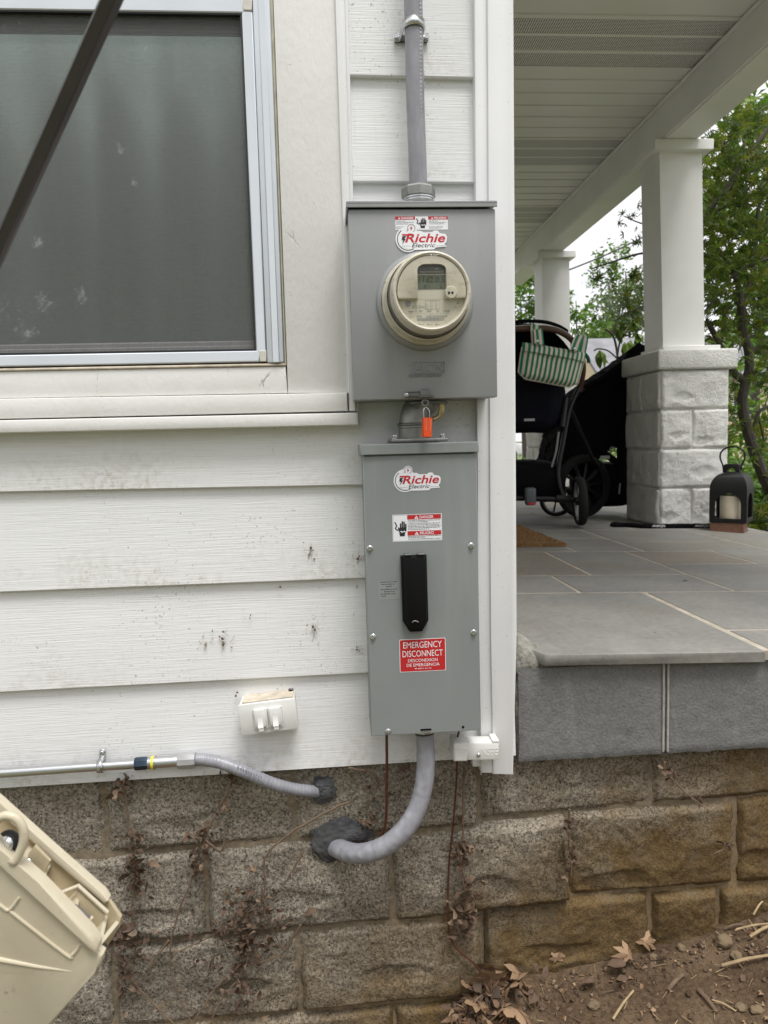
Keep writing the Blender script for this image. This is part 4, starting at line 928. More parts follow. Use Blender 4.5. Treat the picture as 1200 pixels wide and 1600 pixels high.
# ---- disconnect box below
YD = -.12
dbx = thing('disconnect_box', 'tall narrow grey-green disconnect box with black handle and red emergency sign', 'electric box', (.176, 0, .765))
c4_ = [P(566.5, 712, YD), P(742.5, 708, YD), P(752.3, 1141.5, YD), P(580.5, 1150, YD)]
XD = lambda u, v: None
x0, x1, z0d, z1d = .0642, .2875, .7655, 1.3405
b = MB(); b.box(x0+.002, x1-.002, YD+.004, -.006, z0d+.002, z1d, GREYD, .002); b.build('enclosure', dbx)
b = MB(); b.box(x0, x1, YD, YD+.003, z0d, z1d-.014, GREYD, .001); b.build('front_cover', dbx)
b = MB(); b.box(x0-.004, x1+.003, YD-.006, -.004, z1d+.006, z1d+.009, GREYD, .001); b.box(x0-.004, x1+.003, YD-.0065, YD-.004, z1d-.0115, z1d+.008, GREYD, .001); b.box(x0-.004, x0-.0015, YD-.005, -.01, z1d-.0115, z1d+.008, GREYD, .0008); b.box(x1+.001, x1+.003, YD-.005, -.01, z1d-.0115, z1d+.008, GREYD, .0008); b.build('rain_lid', dbx)
for px, py in ((578, 857), (736, 853), (583, 995), (740, 988.5), (606.5, 1143)): v = P(px, py, YD); screw(dbx, (v.x, YD, v.z), .0042)
v = P(723.5, 1136, YD); b = MB(); b.lathe([(.0026, 0), (.0026, .0006), (.0001, .0007)], (v.x, YD, v.z), (0, -1, 0), BLACK, 14); b.build('screw_hole', dbx); b = MB(); v1, v2 = P(657, 1139, YD), P(674, 1141, YD)
b.rect(v1.x, v2.x, v2.z, v1.z, YD-.0004, BLACK); b.rect(v1.x+.001, v2.x-.001, v2.z-.0012, v2.z, YD-.0006, STEEL); b.build('knockout', dbx, smooth=False)
logo(dbx, lambda x, y: (lambda v: v)(P(x-12+(y-370)*.0+9.2*0, y+376.5, YD)) if False else P((x-660)*.915+653.5, (y-372)*.94+749, YD), YD-.0003)
# danger label
q = lambda px, py: (lambda v: (v.x, v.z))(P(px, py, YD)); xa, za = q(612.8, 804.5); xb, zb = q(691, 844); yl = YD-.0003; b = MB(); u = lambda f: xa+(xb-xa)*f; h_ = za-zb
b.rect(xa, xb, zb, za, yl, LWHITE); b.add(*ribbon([(u(.015), za-.0012), (u(.985), za-.0012), (u(.985), zb+.0012), (u(.015), zb+.0012), (u(.015), za-.0012)], .0003, yl-.0001), LGREY)
for f, word in ((.03, 'DANGER'), (.62, 'PELIGRO')):
    zt = za-h_*f; b.rect(u(.30), u(.98), zt-h_*.165, zt, yl-.0002, LRED2); triangle(b, u(.485), zt-h_*.145, zt-h_*.02, yl-.0004, LWHITE, LRED2); b.text(word, u(.55), u(.83), zt-h_*.135, zt-h_*.03, yl-.0004, LWHITE, bold=.015)
for r, (f, e) in enumerate(((.235, .97), (.285, .72), (.345, .97), (.40, .95), (.455, .97), (.505, .96), (.56, .75), (.815, .97), (.86, .66), (.92, .98))): fineprint(b, u(.31), u(e), za-h_*(f+.01), .0013, yl-.0003, LBLACK, r+30)
hand(b, u(.045), u(.285), zb+h_*.2, zb+h_*.76, yl-.0003, LBLACK, LWHITE); b.build('danger_label', dbx, smooth=False)
# instructions beside the handle
b = MB(); xa, za = q(591, 908); xb, zb = q(625.5, 936); b.rect(xa, xb, zb, za, yl, LCLEAR)
for r, (a_, e) in enumerate(((.08, .85), (.15, .8), (.34, .62), (.1, .88), (.25, .75), (.1, .85), (.1, .35))): fineprint(b, xa+(xb-xa)*a_, xa+(xb-xa)*e, za-.003-r*.0046-(0.001 if r > 2 else 0), .0018, yl-.0002, LBLACK, r+60)
b.build('instruction_label', dbx, smooth=False)
# emergency sign
b = MB(); xa, za = q(623.6, 999.5); xb, zb = q(697, 1047.2); w_, h_ = xb-xa, za-zb
def rrect(x0, x1, z0, z1, r): return arcpts(x1-r, z1-r, r, 0, 90, 5)+arcpts(x0+r, z1-r, r, 90, 180, 5)+arcpts(x0+r, z0+r, r, 180, 270, 5)+arcpts(x1-r, z0+r, r, 270, 360, 5)
b.poly(rrect(xa, xb, zb, za, .0025), yl, LWHITE); b.poly(rrect(xa+.0012, xb-.0012, zb+.0012, za-.0012, .002), yl-.0002, LRED2)
for s_, f0, f1, t0, t1, bo in (('EMERGENCY', .085, .915, .085, .275, 0), ('DISCONNECT', .065, .935, .35, .54, 0), ('DESCONEXION', .18, .82, .605, .70, 0), ('DE EMERGENCIA', .15, .86, .745, .84, 0), ('99-48474  Rev 04', .32, .68, .885, .925, 0)):
    b.text(s_, xa+w_*f0, xa+w_*f1, za-h_*t1, za-h_*t0, yl-.0004, LWHITE, bold=bo)
b.build('emergency_label', dbx, smooth=False)
# handle
xa, za = q(625.5, 866); xb, zb = q(668, 984); hx0, hx1 = xa, xb
b = MB(); cz = zb+.018; b.prism([(hx0, za-.002), (hx1, za-.002), (hx1+.001, cz+.004), (hx1-.012, zb), (hx0+.014, zb), (hx0+.001, cz+.004)], YD-.012, YD, BLACK, .002); hb = b.build('handle', dbx)
b = MB(); b.prism([(hx0+.004, za-.004), (hx1-.004, za-.004), (hx1-.003, cz+.006), (hx1-.0135, zb+.006), (hx0+.0155, zb+.006), (hx0+.005, cz+.006)], YD-.021, YD-.010, BLACK, .003); b.build('handle_cover', hb)
b = MB()
for a_ in (.12, .62): b.box(hx0+(hx1-hx0)*a_, hx0+(hx1-hx0)*(a_+.26), YD-.020, YD-.004, za-.009, za+.002, BLACK, .0015); b.box(hx0+(hx1-hx0)*a_, hx0+(hx1-hx0)*(a_+.26), YD-.0205, YD-.018, za+.0005, za+.003, BLACKEDGE, .0006)
b.build('hinge_lug', hb)
b = MB(); v = P(649, 971.5, YD-.021); b.tube(spline([(v.x-.006, YD-.0215, v.z-.001), (v.x-.003, YD-.0235, v.z+.002), (v.x+.001, YD-.0235, v.z+.002), (v.x+.006, YD-.0215, v.z-.001)], 4), .0012, mat('worn_eye', (.2, .2, .2), .5), 8); b.build('lock_eye', hb)

# ---- cable leaving the bottom of the disconnect box
v0 = P(663, 1150, -.075)
cab = thing('flexible_conduit', 'thick wrinkled grey conduit looping from the disconnect box into the putty', 'pipe', (v0.x, -.07, .75))
path = [P(663.5, 1146, -.075), P(665, 1170, -.077), P(665, 1200, -.08), P(661, 1232, -.085), P(651, 1265, -.09), P(633, 1295, -.095), P(605, 1320, -.09), P(575, 1332, -.075), P(550, 1333, -.05), P(528, 1325, -.012), P(515, 1316, .03)]
b = MB(); sp_ = spline(path, 14); n = len(sp_)
rad = []
for i in range(n):
    t = i/n; wr = .0006*noise.noise(Vector((i*.55, 0, 3)))*sstep(.2, .45, t)
    rad.append(.0192+.0012*sstep(.3, .6, t)+wr)
b.tube(sp_, rad, CONDUIT, 28)
for i, v in enumerate(b.v):
    q9 = Vector((v[0]*75, v[1]*22, v[2]*75)); k = noise.noise(q9)*.0009+noise.noise(Vector(v)*30)*.0006; b.v[i] = (v[0]+k, v[1]+k, v[2])
b.build('jacket', cab, ang=80)
b = MB(); b.lathe([(.026, .0), (.026, .006), (.0235, .008), (.0235, .0125)], (v0.x, -.075, z0d-.011), (0, 0, 1), STEEL, 10); b.lathe([(.042, .0), (.042, .003)], (v0.x, -.07, z0d-.0035), (0, 0, 1), GREYD, 32); b.build('connector', cab, ang=30)
# second, thinner conduit
pc = thing('metal_conduit', 'shiny steel conduit strapped along the lowest lap board, with grey flexible tail', 'pipe', (P(150, 1192, -.03).x, -.03, .7))
ye = -.032; ya = [P(-60, 1212, ye), P(0, 1209, ye), P(213, 1193.5, ye)]
b = MB(); b.tube([ya[0], ya[2]], .0096, STEEL, 24); b.build('steel_pipe', pc)
d_ = (ya[2]-ya[0]).normalized(); A = P(212, 1193.5, ye)
def seg(px0, px1, prof, m, name, n=28):
    L = (px1-px0)/730; o_ = A+d_*((px0-212)/730); b = MB(); b.lathe([(r, t*L) for r, t in prof], o_, d_, m, n); return b.build(name, pc, ang=30)
seg(211, 231, [(.0125, 0), (.0142, .12), (.0142, .8), (.012, 1)], BLUEST, 'compression_nut', 8)
seg(231, 237, [(.0125, 0), (.0125, 1)], BRIGHT, 'coupling_neck'); seg(236, 240, [(.0135, 0), (.0145, .5), (.0135, 1)], YELLOW, 'sealing_ring'); seg(240, 243, [(.0138, 0), (.0138, 1)], BRIGHT, 'coupling_rim')
seg(243, 280, [(.0122, 0), (.0122, 1)], STEEL, 'coupling_body'); seg(276, 302, [(.0165, 0), (.0178, .1), (.0178, .75), (.016, 1)], PVC, 'gland_nut', 10)
path = [A+d_*(88/730), P(318, 1187, ye), P(345, 1192, -.04), P(380, 1205, -.045), P(420, 1222, -.035), P(455, 1232, -.02), P(485, 1236, -.004), P(508, 1237, .03)]
b = MB(); sp_ = spline(path, 18); b.tube(sp_, [.0128+.0006*math.sin(i*2.1) for i in range(len(sp_))], CONDUIT, 24)
o = b.build('flexible_tail', pc, ang=80)
b = MB()
for px in range(372, 412, 4): v = P(px, 1199+(px-372)*.42, -.054); b.box(v.x, v.x+.0025, v.y-.0042, v.y-.003, v.z-.0006, v.z+.003, LGREY)
b.build('print', o, smooth=False)
zx = P(158, 1197, ye); b = MB()
prof = [(ye-.0115*math.cos(R(a))-.0, zx.z+.0115*math.sin(R(a))) for a in range(-150, 91, 15)]+[(-.019, zx.z+.013), (-.0175, zx.z+.019), (-.0172, zx.z+.030)]
vs = [(zx.x-.006, y, z) for y, z in prof]+[(zx.x+.006, y, z) for y, z in prof]; n = len(prof)
b.add(vs, [(i, i+1, n+i+1, n+i) for i in range(n-1)], BRIGHT); o = b.build('strap', pc); o.modifiers.new('t', 'SOLIDIFY').thickness = .0022; screw(o, (zx.x+.001, -.0185, zx.z+.024), .0042)

# ---- putty round the wall entries
def putty(label, px, py, rx_, rz_, seed, y=.0):
    c = P(px, py, y); b = MB(); o = bmesh.new(); bmesh.ops.create_icosphere(o, subdivisions=5, radius=1)
    for v in o.verts:
        d = v.co; n_ = noise.fractal(d*1.6+Vector((seed, 0, 0)), 1, 2, 4); m_ = noise.fractal(d*6+Vector((0, seed, 0)), 1, 2, 3)
        v.co = c+Vector((d.x*rx_*(1+.28*n_), d.y*.010*(1+.2*m_), d.z*rz_*(1+.3*n_+.05*m_)))
    b.bm(o, PUTTY); tag(b.build('sealing_putty', loc=c, ang=80), label, 'putty', 'putty round the wall entries')
putty('dark lump of putty where the thick conduit enters the blocks', 526, 1312, .062, .046, 3, -.004); putty('dark putty tongue right of the thick conduit mouth', 560, 1304, .032, .016, 8, -.006); putty('small dark putty patch where the thin conduit tail enters the blocks', 505, 1233, .028, .029, 5, .006)

# ---- ground wires
def wire(label, pts, r, m):
    b = MB(); b.tube(spline(pts, 8), r, m, 8); return tag(b.build('ground_wire', loc=pts[0]), label, 'wire', 'bare ground wires below the disconnect box')
gw = wire('brown ground wire running from the box into the putty', [P(604, 1148, -.06), P(604.5, 1190, -.055), P(604, 1240, -.05), P(603, 1280, -.045), P(597, 1304, -.04), P(583, 1317, -.03), P(560, 1320, -.005)], .0030, COPPER)
gw2 = wire('long thin ground wire hanging down the blocks to the soil', [P(717, 1143, -.05), P(714, 1160, -.05), P(714, 1200, -.045), P(712, 1240, -.03), P(708, 1290, -.02), P(702, 1345, -.018), P(700, 1400, -.018), P(700, 1440, -.018), P(706, 1470, -.018), P(722, 1490, -.02), P(738, 1503, -.02), P(750, 1517, -.02)], .0022, COPPER)
for px, par in ((604, gw), (717, gw2)):
    v = P(px, 1150, -.06); b = MB(); b.lathe([(.0075, 0), (.0075, .010), (.006, .0125)], (v.x, -.06, z0d-.010), (0, 0, 1), DULL, 6); b.build('wire_clamp', par, ang=30)
# ---- white bonding bridge at the corner
v = P(744, 1173, -.075); gb = thing('bonding_bridge', 'white plastic bonding terminal clipped across the corner board foot', 'terminal box', (v.x, -.05, v.z))
Xg = Matrix.Translation(v) @ Matrix.Rotation(R(2.5), 4, 'Y') @ Matrix.Translation(-v)
a_, c_ = P(730, 1163, -.075), P(780, 1186, -.075); b = MB(); b.box(a_.x, c_.x, -.075, -.037, c_.z, a_.z+.002, WPLAST, .003, Xg, 2); b.build('body', gb)
e_ = P(708, 1162, -.08), P(730, 1190, -.08); b = MB(); b.box(e_[0].x, e_[1].x+.002, -.083, -.03, e_[1].z, e_[0].z, WPLAST, .004, Xg, 2); b.box(e_[0].x+.003, e_[1].x-.001, -.0845, -.08, e_[1].z+.003, e_[0].z-.010, WPLAST, .001, Xg); b.build('wire_cap', gb)
b = MB(); k_ = P(770, 1159, -.075); b.box(k_.x-.002, c_.x, -.075, -.037, a_.z+.001, a_.z+.007, WPLAST, .0015, Xg); b.build('hook', gb)
b = MB(); t_ = P(750, 1168, -.075), P(779, 1179, -.075); b.text('NSPE', t_[0].x+.002, t_[1].x-.001, t_[1].z+.001, t_[0].z-.001, -.0757, WPLAST, X=Xg); o = b.build('raised_letters', gb, smooth=False); o.modifiers.new('t', 'SOLIDIFY').thickness = .001
s_ = P(747.5, 1180, -.075); screw(gb, (s_.x, -.075, s_.z), .003)

# ---- outdoor outlet
oc = P(419, 1120, -.055); out = thing('outlet_box', 'weathered white double outlet box with two flip covers on the lap boards', 'outlet box', (oc.x, -.03, oc.z))
Xo = Matrix.Translation(oc) @ Matrix.Rotation(R(-4.3), 4, 'Y') @ Matrix.Translation(-oc)
a_, c_ = P(374, 1097, -.055), P(466, 1147, -.055); W_, H_ = .0585, .0325
b = MB(); b.box(oc.x-W_+.002, oc.x+W_-.001, -.053, .0, oc.z-H_+.002, oc.z+H_+.002, WPLAST, .003, Xo); b.build('back_box', out)
b = MB(); b.box(oc.x-W_+.001, oc.x+W_, -.0535, -.051, oc.z-H_+.001, oc.z+H_-.001, GASKET, 0, Xo); b.build('gasket', out)
b = MB(); b.box(oc.x-W_, oc.x+W_+.001, -.057, -.0535, oc.z-H_, oc.z+H_, WPLAST, .001, Xo, 2); b.build('face_plate', out)
b = MB(); b.box(oc.x-W_+.008, oc.x+W_-.003, -.052, -.006, oc.z+H_+.0005, oc.z+H_+.004, DIRTY, .001, Xo); b.build('dirt_ledge', out)
for s_ in (-.0155, .0155):
    b = MB(); b.box(oc.x+s_-.0150, oc.x+s_+.0150, -.060, -.057, oc.z-.021, oc.z+.020, WPLAST, .003, Xo, 2); rm = b.build('cover_frame', out)
    b = MB(); b.box(oc.x+s_-.0115, oc.x+s_+.0115, -.0655, -.060, oc.z-.017, oc.z+.021, WPLAST, .0025, Xo, 2); b.build('flip_cover', rm)
    b = MB(); vs = []
    for i in range(9):
        t = i/8; yy = -.0655-.006*t*t; vs += [(oc.x+s_-.0055, yy, oc.z+.008-.024*t), (oc.x+s_+.0055, yy, oc.z+.008-.024*t)]
    vs += [(oc.x+s_-.0055, -.064, oc.z-.016), (oc.x+s_+.0055, -.064, oc.z-.016)]
    fs = [(2*i, 2*i+1, 2*i+3, 2*i+2) for i in range(9)]+[(0,)+tuple(range(2, 18, 2))+(18,)]+[(19,)+tuple(range(17, 0, -2))]
    b.add(vs, fs, WPLAST, Xo); b.box(oc.x+s_-.0052, oc.x+s_+.0052, -.0705, -.064, oc.z-.0245, oc.z-.0165, WPLAST, .001, Xo); b.build('thumb_tab', rm, ang=30)
b = MB(); t_ = P(454.5, 1079, -.02); b.box(t_.x-.0055, t_.x+.0055, -.0195, -.014, t_.z-.01, t_.z+.004, DULL, .002); b.lathe([(.0025, 0), (.0025, .001), (.0001, .0012)], (t_.x, -.0195, t_.z), (0, -1, 0), BLACK, 10); b.build('mounting_ear', out)

# ------------------------------------------------------------------ ground
ZW = [(-3, -.25), (.08, -.22), (.17, .0), (.24, .08), (.31, .125), (.48, .122), (.7, .157), (.85, .185), (1.0, .235), (1.3, .28), (3.2, .3)]
def G(x, y):
    z = zl(ZW, x)+.16*min(0, y)*sstep(-2.6, 0, y)+.03*min(0, y)
    return z+.012*noise.fractal(Vector((x*5, y*5, 1)), 1, 2, 4)+.004*noise.noise(Vector((x*32, y*32, 7)))
def PG(px, py):
    d = ray(px, py); t = .6
    while t < 6:
        p = CAM+d*t
        if p.z < G(p.x, p.y): return Vector((p.x, p.y, G(p.x, p.y)))
        t += .004
    return CAM+d*2
b = MB(); vs = []; fs = []; nx, ny = 300, 190
for j in range(ny+1):
    for i in range(nx+1):
        x = -1.2+4.2*i/nx; y = -2.6+2.66*(1-(1-j/ny)**1.7)
        vs.append((x, y, G(x, y)+.0025*noise.fractal(Vector((x*70, y*70, 2)), 1, 2, 3)))
for j in range(ny):
    for i in range(nx): a = j*(nx+1)+i; fs.append((a, a+1, a+nx+2, a+nx+1))
b.add(vs, fs, SOIL); b.build('soil_bed', kind='structure', ang=80)
b = MB(); vs = []; fs = []
gxs = [-600, -200, -60, -20, -8, -3, -1, 0, 1, 2, 3, 4, 6, 10, 20, 40, 80, 200, 600]
for y in gxs:
    for x in gxs:
        vs.append((x, y, -.62+.72*sstep(-1, 3.5, max(min(y, 20)+.0, min(x, 9)-4))*1.0))
n = len(gxs)
for j in range(n-1):
    for i in range(n-1): a = j*n+i; fs.append((a, a+1, a+n+1, a+n))
b.add(vs, fs, LAWN); b.build('ground', kind='structure', ang=80)

# soil clods and litter: nobody could count them
b = MB(); rg = random.Random(11); ico = bmesh.new(); bmesh.ops.create_icosphere(ico, subdivisions=1, radius=1); ico.verts.index_update()
iv = [v.co.copy() for v in ico.verts]; if_ = [tuple(v.index for v in f.verts) for f in ico.faces]; ico.free()
def clod(b, p, r, rg, m=None, flat=.7):
    X = Matrix.Translation(p) @ Euler((rg.uniform(0, 6), rg.uniform(0, 6), rg.uniform(0, 6))).to_matrix().to_4x4() @ Matrix.Diagonal((rg.uniform(.7, 1.3), rg.uniform(.7, 1.2), flat, 1))
    b.add([v*r*rg.uniform(.75, 1.2) for v in iv], if_, m or PEBBLE, X)
for i in range(3000):
    x = rg.uniform(.1, 1.5); y = -.9*rg.random()**1.6+.0; r = .0013+.0065*rg.random()**6
    clod(b, Vector((x, y, G(x, y)+r*.3)), r, rg)
b.build('soil_crumbs', kind='stuff', ang=80, loc=(.7, -.3, .15))['label'] = 'crumbs of dry soil'
b = MB()
for i in range(800):
    x = rg.uniform(.15, 1.4); y = -.8*rg.random()**1.3-.01; L = rg.uniform(.008, .035); a = rg.uniform(0, 6.3); z = G(x, y)+.003
    p0 = Vector((x, y, z)); p1 = p0+Vector((math.cos(a)*L, math.sin(a)*L, rg.uniform(-.002, .012))); b.tube([p0, p1], rg.uniform(.0004, .0011), rg.choice((STRAW, TWIG, TWIG)), 4)
for i in range(900):
    x = rg.uniform(.15, 1.45); y = -.75*rg.random()**2.3-.005; s_ = rg.uniform(.006, .022); vs, fs = leaf_shape('scrap', s_, 1.2, rg); b.add(vs, fs, rg.choice((DRYLEAF, DRYLEAF, TANLEAF)), Matrix.Translation((x, y, G(x, y)+.004)) @ Euler((rg.gauss(0, .5), rg.gauss(0, .5), rg.uniform(0, 6.3))).to_matrix().to_4x4())
for i in range(150):
    x = .30+rg.gauss(0, .05); y = -.012-abs(rg.gauss(0, .05)); vs, fs = leaf_shape(rg.choice(('scrap', 'maple', 'oval')), rg.uniform(.014, .034), 1.4, rg, 15); b.add(vs, fs, rg.choice((DRYLEAF, TANLEAF, TANLEAF)), Matrix.Translation((x, y, G(x, y)+rg.uniform(.003, .022))) @ Euler((rg.gauss(.4, .7), rg.gauss(0, .6), rg.uniform(0, 6.3))).to_matrix().to_4x4())
b.build('straw_litter', kind='stuff', loc=(.7, -.3, .15))
# single straws, chips, stones, leaves
def straw(label, a, c, r, m=STRAW, name='straw', cat='straw', lift=.006):
    p0, p1 = PG(*a), PG(*c); p0.z += lift; p1.z += lift; b = MB(); md_ = (p0+p1)/2+Vector((0, 0, .004)); b.tube(spline([p0, md_, p1], 4), [r*1.0]*5+[r*.85]*4, m, 6, flat=.6); return tag(b.build(name, loc=md_), label, cat, 'straws and chips on the soil')
straw('pale straw stalk at the lower edge of the soil, left of the others', (958, 1598), (990, 1553), .0026)
straw('thin straw leaning on the block wall above the soil', (984, 1468), (1024, 1483), .0016, lift=.02)
straw('short flat wood chip lying alone on the bare soil', (1044, 1553), (1068, 1527), .0042, TWIG, 'wood_chip', 'wood chip')
straw('longest and thickest pale straw, by the right edge of the photo', (1128, 1520), (1215, 1502), .0034, lift=.014)
straw('brown dead blade of grass on the lower soil', (1090, 1550), (1120, 1588), .0045, TWIG, 'dead_blade', 'dead grass')
straw('thin straw beside the dead grass blade', (1112, 1568), (1150, 1585), .0018)
straw('upper pale straw of the crossed bundle near the wall', (1150, 1466), (1215, 1458), .0022, lift=.02)
straw('lower thick straw of the crossed bundle near the wall', (1172, 1475), (1215, 1455), .0032, lift=.016)
straw('steep straw rising against the blocks at the right edge', (1177, 1449), (1193, 1427), .0022, lift=.03)
straw('dark twig behind the crossed straws', (1132, 1455), (1160, 1450), .0022, TWIG, 'twig', 'twig')
def rock(label, px, py, r, m=PEBBLE, fl=.75):
    p = PG(px, py); b = MB(); o = bmesh.new(); bmesh.ops.create_icosphere(o, subdivisions=3, radius=1)
    for v in o.verts: d = v.co.copy(); k = 1+.35*noise.fractal(d*1.5+Vector((px, py, 0)), 1, 2, 4); v.co = p+Vector((d.x*r*k, d.y*r*.8*k, d.z*r*fl*k+r*.25))
    b.bm(o, m); return tag(b.build('soil_clod', loc=p, ang=60), label, 'clod', 'larger clods on the soil')
rock('largest dark clod, under the crossed straws', 1131, 1478, .020); rock('pale lumpy clod just right of the largest one', 1151, 1496, .013); rock('rounded clod at the bottom right corner', 1183, 1581, .014, fl=.5); rock('yellowish clod left of the corner clod', 1158, 1577, .012)
rock('rounded clod touching the foot of the blocks', 1064, 1484, .011); rock('grey clod beside the reddish leaf near the wall', 1021, 1499, .010); rock('clod in the middle of the bare soil under the flat leaf', 928, 1575, .013)
LM = {}
def dry_mesh(kind, v, m):
    key = (kind, v)
    if key not in LM:
        rg = random.Random(v); vs, fs = leaf_shape(kind, 1.0, rg.uniform(.5, 1.5), rg, 16); b = MB()
        out = vs[1:]; c0 = vs[0]; n = len(out); k = rg.uniform(-1.2, 1.2); cv_ = rg.uniform(.4, 1.1); V = [c0]; F = []
        for t in (.35, .7, 1.0):
            for x, y, z in out:
                px, py = c0[0]+(x-c0[0])*t, c0[1]+(y-c0[1])*t; rr = math.hypot(px, py)
                V.append((px*(1-.2*abs(k)*abs(py)), py*(1-.18*cv_*rr), -k*px*px*.7-cv_*.55*rr*rr+.10*noise.noise(Vector((px*4, py*4, v)))+.03*math.sin(9*px)*t))
        F = [(0, 1+i, 1+(i+1) % n) for i in range(n)]
        for r_ in range(2):
            for i in range(n): F.append((1+r_*n+i, 1+(r_+1)*n+i, 1+(r_+1)*n+(i+1) % n, 1+r_*n+(i+1) % n))
        b.add(V, F, m)
        o = b.build('leaf', ang=75); LM[key] = o.data; bpy.data.objects.remove(o)
    return LM[key]
def leafobj(name, kind, v, m, p, s, rot, parent=None):
    o = bpy.data.objects.new(name, dry_mesh(kind, v, m)); COL.objects.link(o); q = parent_loc(parent) if parent else Vector((0, 0, 0))
    o.location = Vector(p)-q; o.scale = (s, s, s); o.rotation_euler = rot
    if parent: o.parent = parent
    return o
FL = [('big tan star-shaped leaf standing against the foot of the wall', 'maple', 1, 768, 1545, .062, (1.25, .15, 2.9)), ('tan leaf hanging left over the dark hollow', 'maple', 2, 728, 1552, .055, (1.0, -.5, 2.3)),
      ('curled tan leaf right of the big star-shaped one', 'maple', 3, 797, 1552, .056, (.9, .5, 3.6)), ('pointed tan leaf at the bottom edge of the photo', 'maple', 4, 800, 1590, .062, (.45, .1, 2.6)),
      ('broad brown leaf lying low at the left end of the soil', 'oval', 5, 708, 1592, .040, (.3, .2, 1.2)), ('small upright leaf tip behind the leaf pile', 'oval', 6, 838, 1535, .026, (1.3, .2, .4)),
      ('thin folded leaf standing on edge beside the small upright one', 'oval', 7, 846, 1540, .028, (1.1, .6, -.3)), ('pale torn leaf leaning on the wall above the bare soil', 'maple', 8, 870, 1512, .030, (1.35, .1, .3)),
      ('long flat brown leaf below the pale torn one', 'oval', 9, 905, 1550, .050, (.15, .05, -1.2)), ('long ragged tan leaf across the soil near the wall', 'oval', 10, 945, 1523, .062, (.3, .2, -1.6)),
      ('orange-brown leaf in the middle of the soil', 'oval', 11, 960, 1545, .040, (.3, .1, -1.4)), ('brown curled leaf against the wall, left of the reddish one', 'maple', 12, 980, 1508, .040, (.9, .3, .5)),
      ('reddish flat leaf near the wall foot', 'oval', 13, 1030, 1510, .034, (.3, -.2, -.9)), ('ragged spiky leaf on top of the pile near the wall', 'maple', 14, 1004, 1488, .036, (.8, .4, -.5)),
      ('small dark leaf at the edge of the leaf pile', 'oval', 15, 822, 1568, .026, (.4, .1, -1.0)), ('tan leaf folded behind the star-shaped one', 'maple', 16, 752, 1528, .045, (1.3, -.3, 3.4)),
      ('brown leaf tucked under the leaf pile by the wall', 'maple', 17, 812, 1535, .050, (.8, .1, 1.6)), ('curled leaf at the very bottom left of the pile', 'maple', 18, 745, 1585, .048, (.7, .2, 2.0)), ('wide tan leaf overlapping the pile at the bottom', 'oval', 19, 825, 1585, .050, (.5, .1, -.7))]
for L, k, v, px, py, s, rot in FL:
    p = PG(px, py)+Vector((0, -.012, .030)); o = leafobj('fallen_leaf', k, v+100, TANLEAF if k == 'maple' else DRYLEAF, p, s*1.12, rot); tag(o, L, 'leaf', 'dead leaves on the soil')

# ------------------------------------------------------------------ dried ivy on the blocks
def vine(label, stems, clusters, seed, leafm=DRYLEAF):
    rg = random.Random(seed); p0 = P(*stems[0][0], -.006); t = thing('dried_vine', label, 'vine', p0, 'dried vines clinging to the foundation blocks')
    for s in stems:
        pts = [P(x+rg.uniform(-2, 2), y, -.017-.005*rg.random()) for x, y in s]; pts = spline(pts, 6)
        pts = [p+Vector((.003*noise.noise(p*70), .0, .003*noise.noise(p*60+Vector((5, 5, 5))))) for p in pts]
        b = MB(); n = len(pts); b.tube(pts, [.0028-.0013*i/n for i in range(n)], TWIG, 6); b.build('stem', t)
        for i in range(0, n-2, 3):                            # rootlets
            if rg.random() < .7:
                a = rg.uniform(0, 6.3); L = rg.uniform(.008, .03); q_ = pts[i]; b2 = MB()
                b2.tube([q_, q_+Vector((math.cos(a)*L*.5, -.003, math.sin(a)*L*.5)), q_+Vector((math.cos(a)*L, .001, math.sin(a)*L-.004))], .0006, TWIG, 4); b2.build('rootlet', t)
    for x, y, sx_, sy_, n, s in clusters:
        for i in range(int(n*2.3)):
            p = P(x+rg.gauss(0, sx_*.5), y+rg.gauss(0, sy_*.5), -.017-.018*rg.random())
            leafobj('dry_leaf', rg.choice(('scrap', 'scrap', 'scrap', 'oval')), rg.randint(200, 218), leafm, p, s*rg.uniform(.6, 1.5), (rg.uniform(.6, 2.2), rg.uniform(-.9, .9), rg.uniform(0, 6.3)), t)
vine('dense dead vine with curled brown leaves, farthest left on the blocks', [[(195, 1222), (200, 1290), (212, 1360), (205, 1430), (213, 1490), (188, 1540), (186, 1600)], [(182, 1490), (205, 1530), (230, 1560), (270, 1600)]],
     [(190, 1235, 18, 18, 6, .026), (208, 1310, 14, 18, 6, .022), (212, 1360, 22, 40, 22, .026), (205, 1480, 32, 40, 24, .022), (195, 1540, 20, 40, 10, .02)], 1)
vine('thin dead vine running down left of centre with few leaves', [[(368, 1212), (345, 1262), (318, 1312), (300, 1370), (274, 1440), (265, 1490), (275, 1545), (300, 1602)], [(318, 1310), (345, 1330), (352, 1290)], [(262, 1470), (240, 1500), (225, 1530)]],
     [(365, 1218, 16, 14, 7, .024), (318, 1312, 18, 20, 10, .02), (312, 1345, 16, 26, 12, .02), (350, 1268, 10, 10, 3, .02)], 2)
vine('dead vine branching out from the putty to a thick leaf cluster', [[(548, 1252), (512, 1268), (470, 1292), (430, 1322), (414, 1350), (411, 1390), (384, 1430), (330, 1462), (270, 1490)], [(472, 1330), (455, 1360), (440, 1385)], [(411, 1395), (425, 1450), (445, 1485)], [(470, 1445), (440, 1490), (380, 1510)]],
     [(400, 1430, 60, 60, 46, .021), (350, 1465, 50, 22, 18, .018)], 3)
